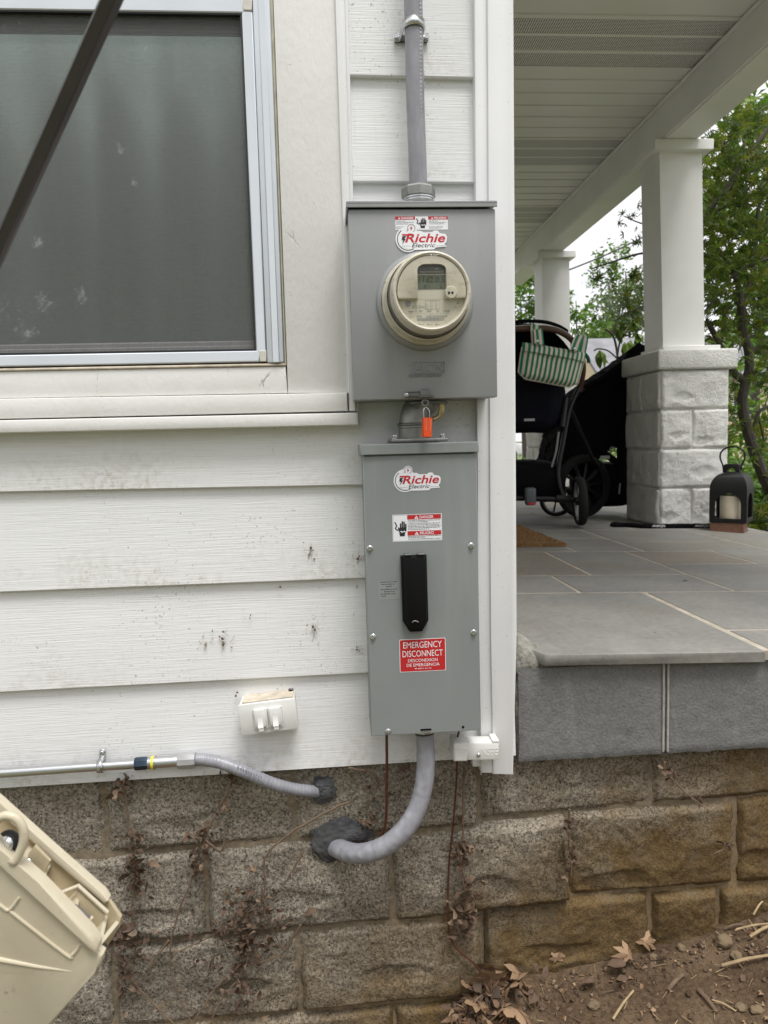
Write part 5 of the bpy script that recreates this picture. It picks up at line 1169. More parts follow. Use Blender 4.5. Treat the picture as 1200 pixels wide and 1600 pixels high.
vine('dead vine low at the bottom with a dark leaf clump', [[(385, 1470), (378, 1520), (350, 1560), (325, 1602)], [(376, 1505), (335, 1548), (300, 1602)]],
     [(382, 1490, 34, 34, 22, .022), (380, 1550, 24, 40, 14, .022), (325, 1515, 26, 20, 8, .02)], 4)
vine('dead vine beside the long thin ground wire with cobwebbed leaves', [[(725, 1195), (722, 1270), (722, 1330), (728, 1400), (735, 1470)]],
     [(728, 1285, 12, 10, 4, .022), (722, 1335, 24, 24, 12, .026), (735, 1390, 18, 30, 10, .022), (727, 1440, 24, 34, 20, .030)], 5)
vine('short dead vine on the joint below the grey porch block', [[(888, 1265), (890, 1310), (895, 1370)]], [(888, 1290, 10, 16, 5, .02), (893, 1345, 16, 24, 9, .022)], 6)
vine('few dead leaves caught behind the first ground wire', [[(545, 1200), (590, 1215), (572, 1270)]], [(640, 1208, 8, 10, 2, .022), (582, 1290, 20, 20, 8, .024), (585, 1240, 22, 14, 4, .02)], 7)
vine('small dead vine scrap at the joint under the porch block', [[(1040, 1190), (1044, 1210), (1098, 1260)]], [(1043, 1208, 8, 8, 4, .024), (1090, 1250, 14, 14, 3, .014)], 8)
vine('faint dead vine at the far right of the blocks', [[(1150, 1300), (1135, 1325), (1118, 1335)]], [(1135, 1322, 14, 10, 4, .016), (1062, 1305, 12, 8, 4, .012)], 9)
# scraps of rootlets left on the lap boards
def scrap(label, px, py, L, n, seed):
    rg = random.Random(seed); p = P(px, py, -.0155); b = MB()
    for i in range(n//3):
        a = rg.gauss(1.4, .7); q_ = p+Vector((rg.gauss(0, L*.2), 0, rg.gauss(0, L*.25))); l = L*rg.uniform(.15, .5)
        b.tube([q_, q_+Vector((math.cos(a)*l*.5, -rg.uniform(.001, .004), math.sin(a)*l*.5)), q_+Vector((math.cos(a)*l, 0, math.sin(a)*l))], rg.uniform(.00015, .0005), COBWEB, 4)
    for i in range(n): clod(b, p+Vector((rg.gauss(0, L*.32), -.0003, rg.gauss(0, L*.32))), L*(.012+.05*rg.random()**4), rg, COBWEB, .5)
    for i in range(2): clod(b, p+Vector((rg.gauss(0, L*.08), -.001, rg.gauss(0, L*.12))), L*rg.uniform(.06, .11), rg, COBWEB, .6)
    tag(b.build('ivy_scrap', loc=p), label, 'plant scrap', 'dried ivy scraps on the lap boards')
for i, (L, px, py, s, n) in enumerate((('brown insect nest scrap in the middle of the third lap board', 321, 1003, .03, 18), ('upright dried rootlet scrap left of the disconnect box', 490, 985, .045, 24), ('dark tuft close to the disconnect box, level with its lower screws', 559, 1016, .026, 24),
        ('dark tuft close to the disconnect box, level with its upper screws', 558, 872, .035, 30), ('round speckled rootlet patch on the second lap board', 484, 866, .04, 24), ('scrap hanging below the board edge right of centre', 439, 919, .02, 12), ('forked scrap on the third lap board', 390, 963, .026, 12),
        ('bent rootlet left above the outlet box', 366, 1083, .034, 12), ('short rootlet just above the outlet box', 434, 1075, .016, 6), ('speckled rootlets right of the insect nest', 350, 1000, .05, 26), ('small dark scrap near the board edge by the box', 557, 914, .018, 8), ('tiny scrap beside the box edge', 552, 960, .014, 6))): scrap(L, px, py, s, int(n*.65), i)

# ------------------------------------------------------------------ foreground: plastic cover and pole
YC = -.86
cv = thing('plastic_cover', 'open cream plastic equipment cover with ribs, close to the camera at lower left', 'plastic cover', P(0, 1420, YC))
def C3(px, py, dy=0): return P(px, py, YC+dy)
def slab(b, pts, y0, y1, m, bev=.0015):
    q_ = [P(x, y, YC+y0) for x, y in pts]; b.prism([(v.x, v.z) for v in q_], YC+y0, YC+y1, m, bev)
FR = [(-60, 1294), (0, 1337), (100, 1428), (146, 1484), (160, 1494), (158, 1506), (148, 1520), (76, 1606), (-60, 1700)]
b = MB(); slab(b, FR, .0, .012, BEIGE, .003); b.build('front_panel', cv)
b = MB()                                                      # front rim, the lit upper edge
slab(b, [(-60, 1272), (0, 1328), (60, 1380), (140, 1462), (152, 1480), (150, 1492), (138, 1487), (100, 1444), (0, 1352), (-60, 1300)], -.006, .010, BEIGE, .003); b.build('front_rim', cv)
D_ = .047
b = MB(); slab(b, [(-60, 1205), (0, 1256), (80, 1328), (160, 1398), (172, 1410), (189, 1434), (186, 1448), (176, 1466), (168, 1478), (100, 1420), (0, 1320), (-60, 1270)], D_, D_+.005, BEIGEIN, .0015); b.build('back_panel', cv)
b = MB(); slab(b, [(-60, 1204), (0, 1255), (80, 1327), (160, 1397), (168, 1409), (162, 1413), (80, 1341), (0, 1270), (-60, 1220)], D_-.006, D_+.006, BEIGE, .002); b.build('back_rim', cv)
def plate(b, fr, bk, m, inn=26, th=.0022, inb=None):
    """thin web from the front rim to the back panel, reaching down into the recess"""
    f0, k0 = C3(*fr, .002), C3(*bk, D_); inb = inb or inn
    f1, k1 = C3(fr[0]-inn*.72, fr[1]+inn*.7, .002), C3(bk[0]-inb*.72, bk[1]+inb*.7, D_); d = (C3(100, 1444)-C3(0, 1352)).normalized()*th
    vs = [f0-d, k0-d, k1-d, f1-d, f0+d, k0+d, k1+d, f1+d]; b.add(vs, [(0, 1, 2, 3), (7, 6, 5, 4), (0, 4, 5, 1), (1, 5, 6, 2), (2, 6, 7, 3), (3, 7, 4, 0)], m)
b = MB(); fl_ = [C3(-75, 1318, .004), C3(138, 1500, .004), C3(150, 1448, D_), C3(-75, 1246, D_)]; b.add(fl_+[p-Vector((0, 0, .004)) for p in fl_], [(0, 1, 2, 3), (7, 6, 5, 4)], BEIGEIN); b.build('recess_floor', cv)
b = MB(); q0, q1 = C3(-60, 1296, .012), C3(146, 1478, .012); b.tube([q0, q1], .0042, BEIGE, 12); b.build('inner_bead', cv)
for fr, bk in (((24, 1366), (50, 1322)), ((54, 1394), (78, 1348)), ((112, 1446), (124, 1392)), ((154, 1484), (166, 1430))): b = MB(); plate(b, fr, bk, BEIGE); b.build('rib', cv)
b = MB(); plate(b, (150, 1482), (184, 1440), BEIGE, 40, .002, 40); b.build('end_wall', cv)
b = MB(); pk = [C3(88, 1398, .03), C3(122, 1384, .036), C3(168, 1426, .036), C3(158, 1462, .02)]; b.tube(pk[:3], .0022, BEIGE, 8); b.build('latch_rim', cv)
b = MB(); slab(b, [(120, 1390), (164, 1430), (152, 1466), (112, 1428)], .036, .039, BEIGEIN, .001); b.build('latch_pocket', cv)
b = MB(); slab(b, [(44, 1334), (54, 1322), (78, 1346), (70, 1364), (52, 1390), (32, 1374)], .030, .034, BEIGEIN, .001); b.build('screw_pocket', cv)
v = C3(45, 1347, .02); b = MB(); b.lathe([(.0045, 0), (.0045, .004), (.003, .0055), (.0001, .0058)], v, (-.1, -1, .3), STEEL, 14); b.build('screw', cv, ang=30)
b = MB(); q0, q1 = C3(116, 1414, .02), C3(140, 1434, .02); b.tube([q0, q1], .0016, DULL, 8); b.tube([q1, q1+(q1-q0)*.12], .0028, BEIGE, 10); b.build('latch_pin', cv)
b = MB(); pts = [C3(x, y, -.004) for x, y in ((-20, 1300), (2, 1276), (24, 1278), (36, 1296), (36, 1318), (24, 1345), (18, 1342))]; b.tube(spline(pts, 5), .0042, BEIGE, 10); b.build('knuckle', cv)
v = C3(15, 1316, .01); b = MB(); b.lathe([(.012, .0), (.012, .002), (.0001, .002)], v, (-.2, -1, .2), GASKET, 20); b.lathe([(.0075, .002), (.0075, .006), (.005, .008), (.0001, .008)], v, (-.2, -1, .2), STEEL, 16); b.build('hinge_screw', cv, ang=30)
b = MB()                                                       # raised lines pressed into the panel
for ln in ([(-30, 1394), (0, 1414), (12, 1422), (20, 1416), (30, 1402)], [(18, 1424), (24, 1430), (104, 1492), (112, 1492), (120, 1484), (124, 1476)]): b.tube(spline([C3(x, y, -.0005) for x, y in ln], 4), .0016, BEIGE, 8)
b.build('pressed_line', cv)
b = MB(); b.tube([C3(-40, 1495, .0006), C3(0, 1499, .0002), C3(60, 1510, .0006), C3(112, 1517, .001)], [.0028, .0026, .002, .0012], BEIGE, 8); b.build('pressed_ridge', cv)
b = MB(); ya, yb = -1.0, -.72
def bar(o0, o1, w0, w1, dep, m):
    vs = []
    for (px, py, Y), w_ in ((o0, w0), (o1, w1)):
        for sx_, dy in ((-1, dep), (-.86, 0), (.3, -.001), (1, dep)):
            q_ = P(px+sx_*w_, py+sx_*w_*.42, Y+dy); vs.append(tuple(q_))
        vs.append(tuple(P(px, py, Y+dep+.01)))
    b.add(vs, [(i, (i+1) % 5, 5+(i+1) % 5, 5+i) for i in range(5)]+[(0, 1, 2, 3, 4)[::-1], (5, 6, 7, 8, 9)], m)
bar((212, -85, ya), (-70, 545, yb), 17.5, 11.5, .008, POLE); b.build
tag(b.build('pole', loc=P(90, 190, -.88), ang=20), 'dark metal pole slanting across the window, close to the camera', 'pole')

# ------------------------------------------------------------------ things on the porch
dz = DZ(1.3)
def wheel(b, c, r, wd, X, spokes=6, tread=RUBBER):
    c = Vector(c)
    prof = [(r*.80, -wd*.45), (r*.93, -wd*.5), (r*.985, -wd*.28), (r, 0), (r*.985, wd*.28), (r*.93, wd*.5), (r*.80, wd*.45), (r*.80, -wd*.45)]
    b.lathe(prof, c, X, tread, 40, False)
def rim(b, c, r, wd, X, spokes=6, m=WHEELGREY):
    c = Vector(c); ax = Vector(X).normalized(); a = ax.orthogonal().normalized(); d = ax.cross(a)
    b.lathe([(r*.80, -wd*.35), (r*.72, -wd*.3), (r*.72, wd*.3), (r*.80, wd*.35), (r*.80, -wd*.35)], c, X, m, 40, False); b.lathe([(r*.16, -wd*.6), (r*.16, wd*.6)], c, X, FRAME, 16)
    for i in range(spokes):
        q = 6.283*i/spokes; v = a*math.cos(q)+d*math.sin(q); e = a*math.cos(q+.12)+d*math.sin(q+.12)
        b.tube([c+v*r*.12, c+v*r*.74], r*.045, FRAME, 6); b.tube([c+e*r*.12, c+e*r*.74], r*.02, m, 5)
def soft(b, X, sx, sy, sz, m, p=.5, n=4, seed=0, wr=.04):
    """a cushiony block: superellipsoid with slight wrinkles"""
    o = bmesh.new(); bmesh.ops.create_icosphere(o, subdivisions=n, radius=1); f = lambda v: math.copysign(abs(v)**p, v)
    for v in o.verts:
        d = v.co.copy(); k = 1+wr*noise.fractal(d*2.5+Vector((seed, 0, 0)), 1, 2, 3); v.co = Vector((f(d.x)*sx*k, f(d.y)*sy*k, f(d.z)*sz*k))
    b.bm(o, m, X)
T = Matrix.Translation
def Rz(a): return Matrix.Rotation(R(a), 4, 'Z')
def Rx(a): return Matrix.Rotation(R(a), 4, 'X')
def Ry(a): return Matrix.Rotation(R(a), 4, 'Y')
YS = 2.55
st = thing('stroller', 'black stroller with brown leather handlebar, carrying the green striped bag', 'stroller', (1.1, 2.7, dz))
cw = P(906, 783, 2.42); rw = .137
b = MB(); wheel(b, cw, rw, .045, (1, -.16, .03)); wo_ = b.build('wheel', st); b = MB(); rim(b, cw, rw, .045, (1, -.16, .03)); b.build('rim', wo_)
b = MB(); c2 = Vector((.78, 2.45, dz+rw)); wheel(b, c2, rw, .045, (1, .2, 0)); wo_ = b.build('wheel', st); b = MB(); rim(b, c2, rw, .045, (1, .2, 0)); b.build('rim', wo_)
cf = P(869, 784, 3.02); cf.z = dz+.105
b = MB(); wheel(b, cf, .105, .04, (.35, 1, 0)); wo_ = b.build('wheel', st); b = MB(); rim(b, cf, .105, .04, (.35, 1, 0), 5); b.build('rim', wo_)
b = MB(); b.tube([P(770, 777, 2.44), P(900, 781, 2.44)], .016, FRAME, 14); b.tube([P(868, 779, 2.435), P(892, 780, 2.435)], .023, FRAME, 14); b.build('axle', st)
v = P(829, 776, 2.40); b = MB(); b.box(v.x-.030, v.x+.030, 2.385, 2.425, v.z-.048, v.z+.05, WHEELGREY if False else mat('pedal_grey', (.09, .10, .11), .45), .014, None, 3); pd_ = b.build('brake_pedal', st)
b = MB(); b.box(v.x-.022, v.x+.022, 2.38, 2.386, v.z-.046, v.z-.030, REDREF, .004); b.build('red_mark', pd_)
b = MB(); v = P(838, 748, 2.62); soft(b, T((v.x-.12, 2.78, v.z-.01)) @ Rz(-8), .30, .30, .115, FABRIC, .45, 4, 3, .06); b.build('basket', st)
b = MB(); v0_, v1_ = P(806, 729, 2.5), P(866, 737, 2.5); b.tube(spline([v0_, v1_, P(874, 752, 2.5)], 6), .008, FABRIC2, 8); b.build('basket_rim', st)
# seat shell, canopy and dark inside
b = MB(); v = P(828, 628, 2.75); soft(b, T((v.x-.06, 2.80, v.z)) @ Rz(-6) @ Rx(8), .255, .30, .165, FABRIC2, .5, 5, 5, .05); b.build('seat', st)
b = MB(); vs = []; fs = []; cx_, cy_, cz_ = P(826, 590, 2.6).x, 2.75, P(826, 600, 2.6).z; nx, ny = 24, 14     # canopy hood: quarter dome
for j in range(ny+1):
    for i in range(nx+1):
        a = math.pi*i/nx; e = math.pi*.62*j/ny-.15
        vs.append((cx_-.335*math.cos(a)*(1-.08*abs(math.sin(e*3))), cy_-.06+.33*math.sin(e)*math.sin(a)+.02, cz_+.355*math.sin(a)*math.cos(e*.75)+.006*math.sin(e*12)))
for j in range(ny):
    for i in range(nx): a = j*(nx+1)+i; fs.append((a, a+1, a+nx+2, a+nx+1))
b.add(vs, fs, FABRIC2); b.build('canopy', st, ang=60)
hb_ = [P(795, 515, 2.44), P(808, 514, 2.44), P(830, 513, 2.44), P(858, 514, 2.44), P(880, 521, 2.45), P(897, 535, 2.46), P(908, 555, 2.48), P(911, 580, 2.52), P(905, 610, 2.6)]
b = MB(); b.tube(spline(hb_, 8), .0165, LEATHER, 14); hbar = b.build('handlebar', st)
b = MB(); b.tube([p+Vector((0, -.006, .0155)) for p in spline(hb_[:7], 8)], .0028, mat('pale_stitch', (.55, .55, .52), .5), 6); b.build('stitching', hbar)
b = MB(); b.tube(spline([P(790, 506, 2.6), P(820, 502, 2.6), P(850, 503, 2.6), P(872, 509, 2.62), P(886, 517, 2.66)], 8), .014, FABRIC, 10, flat=.6); b.build('canopy_rim', st)
b = MB(); b.tube(spline([P(905, 605, 2.58), P(890, 640, 2.55), P(880, 690, 2.5), P(872, 740, 2.47), P(880, 776, 2.44)], 8), .013, FRAME, 12)
b.build('frame_tube', st)
b = MB(); b.tube([P(884, 622, 2.55), P(878, 668, 2.5)], .018, FRAME, 10); b.build('frame_joint', st)
b = MB(); b.tube([P(873, 675, 2.46), P(869, 705, 2.46), P(862, 730, 2.47)], .006, WHEELGREY, 8); b.build('strap_line', st)
b = MB(); b.tube([P(892, 640, 2.6), P(925, 715, 2.85), P(945, 745, 3.1)], .012, FRAME, 10); b.build('frame_tube', st)
v = P(827, 656, 2.5); b = MB(); b.box(v.x-.03, v.x+.03, v.y-.004, v.y, v.z-.007, v.z+.007, mat('silver_label', (.34, .34, .35), .4), .001); b.build('maker_label', st)
# second stroller behind
s2 = thing('jogging_stroller', 'black jogging stroller with big wheel, partly behind the nearer column pier', 'stroller', (1.65, 3.2, DZ(1.65)))
cb_ = P(911, 768, 2.95); rb = .20; cb_.z = DZ(1.5)+rb
b = MB(); wheel(b, cb_, rb, .05, (-.3, .95, 0)); wo_ = b.build('wheel', s2); b = MB(); rim(b, cb_, rb, .05, (-.3, .95, 0), 10, FRAME); b.build('rim', wo_)
c3 = Vector((2.08, 3.1, DZ(2.0)+rb)); b = MB(); wheel(b, c3, rb, .05, (1, -.25, 0)); wo_ = b.build('wheel', s2); b = MB(); rim(b, c3, rb, .05, (1, -.25, 0), 10, FRAME); b.build('rim', wo_)
b = MB()                                                       # reclined hull of cloth from the handle down to the footwell
oq = [(1012, 540), (1000, 548), (975, 566), (945, 588), (915, 606), (880, 640), (858, 740), (905, 742), (938, 712), (954, 688), (984, 672), (1012, 640)]
pts = [P(x, y, 3.05) for x, y in oq]; lump(b, [v+Vector((0, dy, 0)) for v in pts for dy in (-.05, .35)], FABRIC, 4, .010, 10); b.build('seat_hull', s2, ang=80)
b = MB(); b.tube(spline([P(1030, 538, 2.95), P(1006, 543, 2.95), P(992, 550, 2.96), P(950, 584, 2.97), P(912, 606, 2.98)], 6), .016, FABRIC, 10); b.tube([P(1002, 541, 2.94), P(982, 556, 2.94)], .028, FABRIC, 10); b.build('handle', s2)
b = MB(); b.tube([P(972, 670, 3.0), P(973, 770, 3.0)], .035, FABRIC, 10); b.tube([P(960, 665, 3.0), P(961, 700, 3.0)], .012, FABRIC, 8); b.build('hanging_strap', s2)
b = MB(); b.lathe([(.018, -.003), (.018, .003), (.012, .003), (.012, -.003), (.018, -.003)], P(957, 702, 2.98), (.2, 1, 0), DULL, 18, False); b.build('buckle_ring', s2)
b = MB(); b.tube([P(930, 698, 3.0), P(966, 724, 3.0)], .022, FABRIC, 8); b.box(*(lambda u: (u.x-.03, u.x+.03, 2.965, 2.975, u.z-.010, u.z+.012))(P(945, 715, 2.97)), mat('pale_tag', (.45, .45, .42), .5), .001, ); b.build('frame_bar', s2)
b = MB(); v = P(958, 757, 3.1); soft(b, T((v.x-.05, 3.15, v.z)), .19, .16, .14, FABRIC, .4, 4, 8, .06); b.build('basket', s2)
b = MB(); b.tube([P(969, 755, 2.95), P(967, 772, 2.95)], .006, WHEELGREY, 6); b.build('zip_pull', s2)
# striped bag
b = MB(); vs = []; fs = []; uvs = []; nx, nz = 40, 22; Yb = 2.36
c_ = [P(816, 535, Yb), P(915, 552, Yb), P(901, 607, Yb), P(809, 590, Yb)]
for side in (0, 1):
    for j in range(nz+1):
        for i in range(nx+1):
            u, t = i/nx, j/nz; p = (c_[0]*(1-u)+c_[1]*u)*(1-t)+(c_[3]*(1-u)+c_[2]*u)*t
            cu_, ct = 2*u-1, 2*t-1; rc = .0
            e = (1-abs(cu_)**6)*(1-abs(ct)**8 if t > .5 else 1-.75*abs(ct)**10); y_ = .045*e+.006*noise.noise(Vector((u*5, t*4, side)))*e
            if t > .5: p = p+(c_[0]-c_[3]).normalized()*(.03*max(0, abs(cu_)-.75)/.25)*(ct**6)
            fold = .004*math.sin(u*9+t*3)*e if t > .28 else .008
            vs.append((p.x, p.y+(-(y_+fold) if side == 0 else y_+.05*e), p.z)); uvs.append((u*13.3, t))
W = nx+1; off = W*(nz+1)
for j in range(nz):
    for i in range(nx):
        a = j*W+i; fs.append((a, a+W, a+W+1, a+1)); a += off; fs.append((a, a+1, a+W+1, a+W))
for i in range(nx): fs.append((i, i+1, off+i+1, off+i)); k = nz*W+i; fs.append((k+1, k, off+k, off+k+1))
for j in range(nz): a = j*W; fs.append((a+W, a, off+a, off+a+W)); a += nx; fs.append((a, a+W, off+a+W, off+a))
b.add(vs, fs, STRIPE); bag = b.build('bag', loc=P(862, 570, Yb), ang=60); tag(bag, 'green and cream striped cloth bag hanging from the stroller handlebar', 'bag')
uvl = bag.data.uv_layers.new(name='uv')
for l in bag.data.loops: uvl.data[l.index].uv = uvs[l.vertex_index]
b = MB(); e_ = [vs[j*W] for j in range(3, nz+1)]+[vs[nz*W+i] for i in range(nx+1)]+[vs[j*W+nx] for j in range(nz, 2, -1)]
b.tube([Vector(p)+Vector((0, .0, 0)) for p in e_], .0042, TRIMF, 6); b.build('piping', bag)
b = MB(); e_ = [Vector(vs[6*W+i])+Vector((0, -.002, 0)) for i in range(0, nx+1)]; b.tube(e_, .0018, mat('dark_seam', (.03, .09, .06), .8), 5); b.build('pocket_seam', bag)
def bag_strap(pts, wd, u0):
    q_ = spline(pts, 5); vs = []; uv = []
    for i, p in enumerate(q_):
        d = (q_[min(i+1, len(q_)-1)]-q_[max(i-1, 0)]).normalized(); s_ = Vector((-.97, 0, .2))
        vs += [tuple(p-s_*wd), tuple(p+s_*wd)]; uv += [(u0, 0), (u0+1.6, 0)]
    b = MB(); b.add(vs, [(2*i, 2*i+1, 2*i+3, 2*i+2) for i in range(len(q_)-1)], STRIPE); o = b.build('strap', bag, smooth=False); l_ = o.data.uv_layers.new(name='uv')
    for l in o.data.loops: l_.data[l.index].uv = uv[l.vertex_index]
    o.modifiers.new('t', 'SOLIDIFY').thickness = .004; return o
s_ = bag_strap([P(838, 545, 2.40), P(836, 512, 2.415), P(839, 510, 2.44), P(841, 515, 2.41), P(843, 537, 2.295)], .0255, .2)
b = MB(); v = P(840, 533, 2.287); b.lathe([(.006, 0), (.006, .003), (.0001, .004)], v, (0, -1, 0), BRIGHT, 12); b.build('snap', s_)
s_ = bag_strap([P(907, 556, 2.42), P(912, 528, 2.46), P(908, 523, 2.47), P(904, 528, 2.42), P(897, 547, 2.295)], .0255, .2)
b = MB(); v = P(898, 545, 2.287); b.lathe([(.006, 0), (.006, .003), (.0001, .004)], v, (0, -1, 0), BRIGHT, 12); b.build('snap', s_)
b = MB(); b.tube(spline([P(914, 553, 2.37), P(919, 560, 2.37), P(920, 567, 2.37)], 4), .010, mat('green_fabric', (.01, .10, .055), .8), 8); b.build('tie_end', bag)
# door mat
zt = lambda x: DZ(x)+.001
b = MB(); pts = [(.42, 1.62), (1.045, 1.655), (1.0, 2.42), (.40, 2.42)]; vs = [(x, y, zt(x)) for x, y in pts]+[(x, y, zt(x)+.016) for x, y in pts]
b.add(vs, [(4, 5, 6, 7), (0, 1, 5, 4), (1, 2, 6, 5), (2, 3, 7, 6), (3, 0, 4, 7)], COIR); rg = random.Random(4)
dm = b.build('doormat', loc=(.7, 2.0, zt(.7)), smooth=False); tag(dm, 'brown bristly coir doormat on the bluestone by the corner board', 'doormat')
b = MB()
for i in range(5200):
    u, t = rg.random(), rg.random(); x = .42+.61*u; y = 1.63+.78*t; z = zt(x)+.014; b.add([(x-.0022, y, z), (x+.0022, y+rg.uniform(-.001, .001), z), (x+rg.uniform(-.006, .006), y+rg.uniform(-.006, .006), z+rg.uniform(.006, .013))], [(0, 1, 2)], COIR)
b.build('bristles', dm, kind='stuff', smooth=False)
for L_, px, py, k_ in (('small dark curled leaf lying on the open bluestone', 1076, 908, 301), ('tiny pale scrap of debris on the front bluestone', 1026, 988, 302)):
    p_ = PZ(px, py, DZ(1.25 if px > 1050 else .85)+.004); o = leafobj('fallen_leaf', 'oval', k_, DRYLEAF if k_ == 301 else TANLEAF, p_, .026 if k_ == 301 else .012, (.3, .2, 1.2)); tag(o, L_, 'leaf', 'dead leaves on the porch')
# lantern on a brick, candle inside
lc = PZ(1152, 830, DZ(2.0)+.0); la = 41; zb_ = DZ(lc.x)+.052
F_ = T((lc.x, lc.y+.06, zb_)) @ Rz(-la)
lan = thing('lantern', 'black iron lantern with arched openings standing on a brick beside the pier', 'lantern', (lc.x, lc.y+.06, zb_))
hw, wh = .0915, .172
def arch_panel(w_, h, ow, oh, th):
    o = []; ar = [(ow*math.cos(R(a)), oh-ow*.9+ow*.9*math.sin(R(a))) for a in range(0, 181, 12)]
    return [(-w_, 0), (-ow, .0), (-ow, .028)]+[(x, z) for x, z in ar[::-1]]+[(ow, .028), (ow, 0), (w_, 0), (w_, h), (-w_, h)]
for k in range(4):
    b = MB(); X = F_ @ Rz(90*k) @ T((0, -hw, 0)); w_ = hw-(.0015 if k % 2 else 0)
    L_ = [(-w_, .022), (-.063, .022), (-.063, .096)]; ar = [(.063*math.cos(R(a)), .096+.060*math.sin(R(a))) for a in range(180, -1, -12)]
    b.prism(L_+ar+[(.063, .022), (w_, .022), (w_, wh), (-w_, wh)], .0, .007, IRON, 0, X); b.box(-w_, w_, .0, .009, .0, .022, IRON, .001, X); b.build('arched_wall', lan, ang=30)
b = MB(); b.box(-hw+.004, hw-.004, -hw+.004, hw-.004, .0, .008, IRON, 0, F_); b.build('base_plate', lan)
b = MB(); vs = []; fs = []; lev = [(hw, wh), (hw*.985, wh+.022), (hw*.92, wh+.045), (hw*.80, wh+.066), (hw*.62, wh+.082), (hw*.42, wh+.090), (hw*.36, wh+.094)]
for i, (s_, z) in enumerate(lev): vs += [tuple(F_ @ Vector((a*s_, c*s_, z))) for a, c in ((-1, -1), (1, -1), (1, 1), (-1, 1))]
for i in range(len(lev)-1):
    for j in range(4): fs.append((4*i+j, 4*i+(j+1) % 4, 4*i+4+(j+1) % 4, 4*i+4+j))
fs.append(tuple(range(4*len(lev)-4, 4*len(lev)))); b.add(vs, fs, IRON); b.build('domed_roof', lan, ang=40)
b = MB(); zt_ = wh+.092; pr_ = [(-.042, zt_), (-.022, zt_), (-.022, zt_+.012), (-.014, zt_+.024), (.014, zt_+.024), (.022, zt_+.012), (.022, zt_), (.042, zt_), (.040, zt_+.036), (.030, zt_+.044), (-.030, zt_+.044), (-.040, zt_+.036)]
b.prism(pr_, -.03, .03, IRON, .002, F_); b.build('top_bracket', lan, ang=30)
b = MB(); b.tube(spline([F_ @ Vector((x, 0, zt_+z)) for x, z in ((-.043, .012), (-.048, .040), (-.060, .075), (-.056, .108), (-.030, .130), (0, .137), (.030, .130), (.056, .108), (.060, .075), (.048, .040), (.043, .012))], 6), .0045, IRON, 8); b.build('carry_ring', lan)
b = MB(); cc = F_ @ Vector((.004, -.022, .010)); b.lathe([(.056, 0), (.057, .003), (.057, .130), (.054, .133), (.02, .127), (.0001, .127)], cc, (0, 0, 1), WAX, 36); cn = b.build('candle', loc=cc, ang=40); tag(cn, 'thick ivory candle inside the black lantern', 'candle')
b = MB(); b.tube([cc+Vector((0, 0, .126)), cc+Vector((.002, 0, .136))], .0012, BLACK, 6); b.build('wick', cn)
Fb = T((lc.x, lc.y+.06, DZ(lc.x)+.001)) @ Rz(-la); b = MB(); b.box(-.088, .078, -.088, .02, .0, .050, BRICK, .002, Fb); tag(b.build('brick', loc=(lc.x, lc.y+.06, DZ(lc.x))), 'red brick lying under the black lantern', 'brick')
# printed strap along the pier foot
pp = [(958, 803), (966, 802), (975, 806), (986, 808), (994, 813), (1008, 818), (1026, 821.5), (1042, 821.5), (1060, 819.5), (1085, 817.5), (1112, 817)]
q_ = spline([P(x, y, 2.36 if x > 1000 else 2.46-(x-960)*.0022) for x, y in pp], 6); vs = []
for p in q_: z = DZ(p.x)+.001; vs += [(p.x, p.y, z), (p.x, p.y+.004, z+.026+.003*noise.noise(Vector((p.x*25, 0, 0))))]
b = MB(); b.add(vs, [(2*i, 2*i+2, 2*i+3, 2*i+1) for i in range(len(q_)-1)], FABRIC); so_ = b.build('strap', loc=q_[20], ang=60); so_.modifiers.new('t', 'SOLIDIFY').thickness = .003
tag(so_, 'black webbing strap with white lettering lying along the foot of the pier', 'strap')
b = MB()
for px, w_, s_ in ((1029, .075, 'NDakter'), (1097, .085, 'NDakter')):
    p = P(px, 820 if px < 1060 else 818, 2.352); z = DZ(p.x)+.006; b.text(s_, p.x-w_/2, p.x+w_/2, z, z+.016, 2.352, mat('strap_print', (.6, .6, .6), .6), bold=.02, flip=True)
b.build('lettering', so_, smooth=False)
b = MB(); soft(b, T(tuple(q_[5]+Vector((0, 0, DZ(q_[5].x)+.010-q_[5].z)))), .035, .03, .012, FABRIC, .6, 3, 3, .25); b.build('knot', so_)

# ------------------------------------------------------------------ plants and trees
def leafset(m, kind, pts, s0, s1, seed, tilt=1.1, name='foliage', parent=None, label=None):
    """many leaves joined into one mesh"""
    rg = random.Random(seed); b = MB(); sh = []
    for v in range(6):
        r2 = random.Random(v+seed); sh.append(leaf_shape(kind, 1.0, r2.uniform(.2, .8), r2))
    for p in pts:
        vs, fs = rg.choice(sh); s = rg.uniform(s0, s1)
        X = T(p) @ Euler((rg.gauss(.5, tilt*.6), rg.gauss(0, tilt*.6), rg.uniform(0, 6.283))).to_matrix().to_4x4() @ Matrix.Scale(s, 4); b.add(vs, fs, m, X)
    return b.build(name, parent, kind='stuff', smooth=False)
def card_cloud(m, clumps, per, s0, s1, seed, parent, name='crown'):
    rg = random.Random(seed); b = MB()
    for c, r in clumps:
        for i in range(per):
            d = Vector((rg.gauss(0, 1), rg.gauss(0, 1), rg.gauss(0, .75))); d = d.normalized()*r*rg.random()**.45
            p = c+d; s = rg.uniform(s0, s1); X = T(p) @ Euler((rg.uniform(-1.2, 1.2), rg.uniform(-1.2, 1.2), rg.uniform(0, 6.3))).to_matrix().to_4x4() @ Matrix.Scale(s, 4)
            b.add([(0, -.1, 0), (.28, .35, .06), (0, 1, -.12), (-.28, .35, .06)], [(0, 1, 2, 3)], m, X)
    return b.build(name, parent, smooth=False)
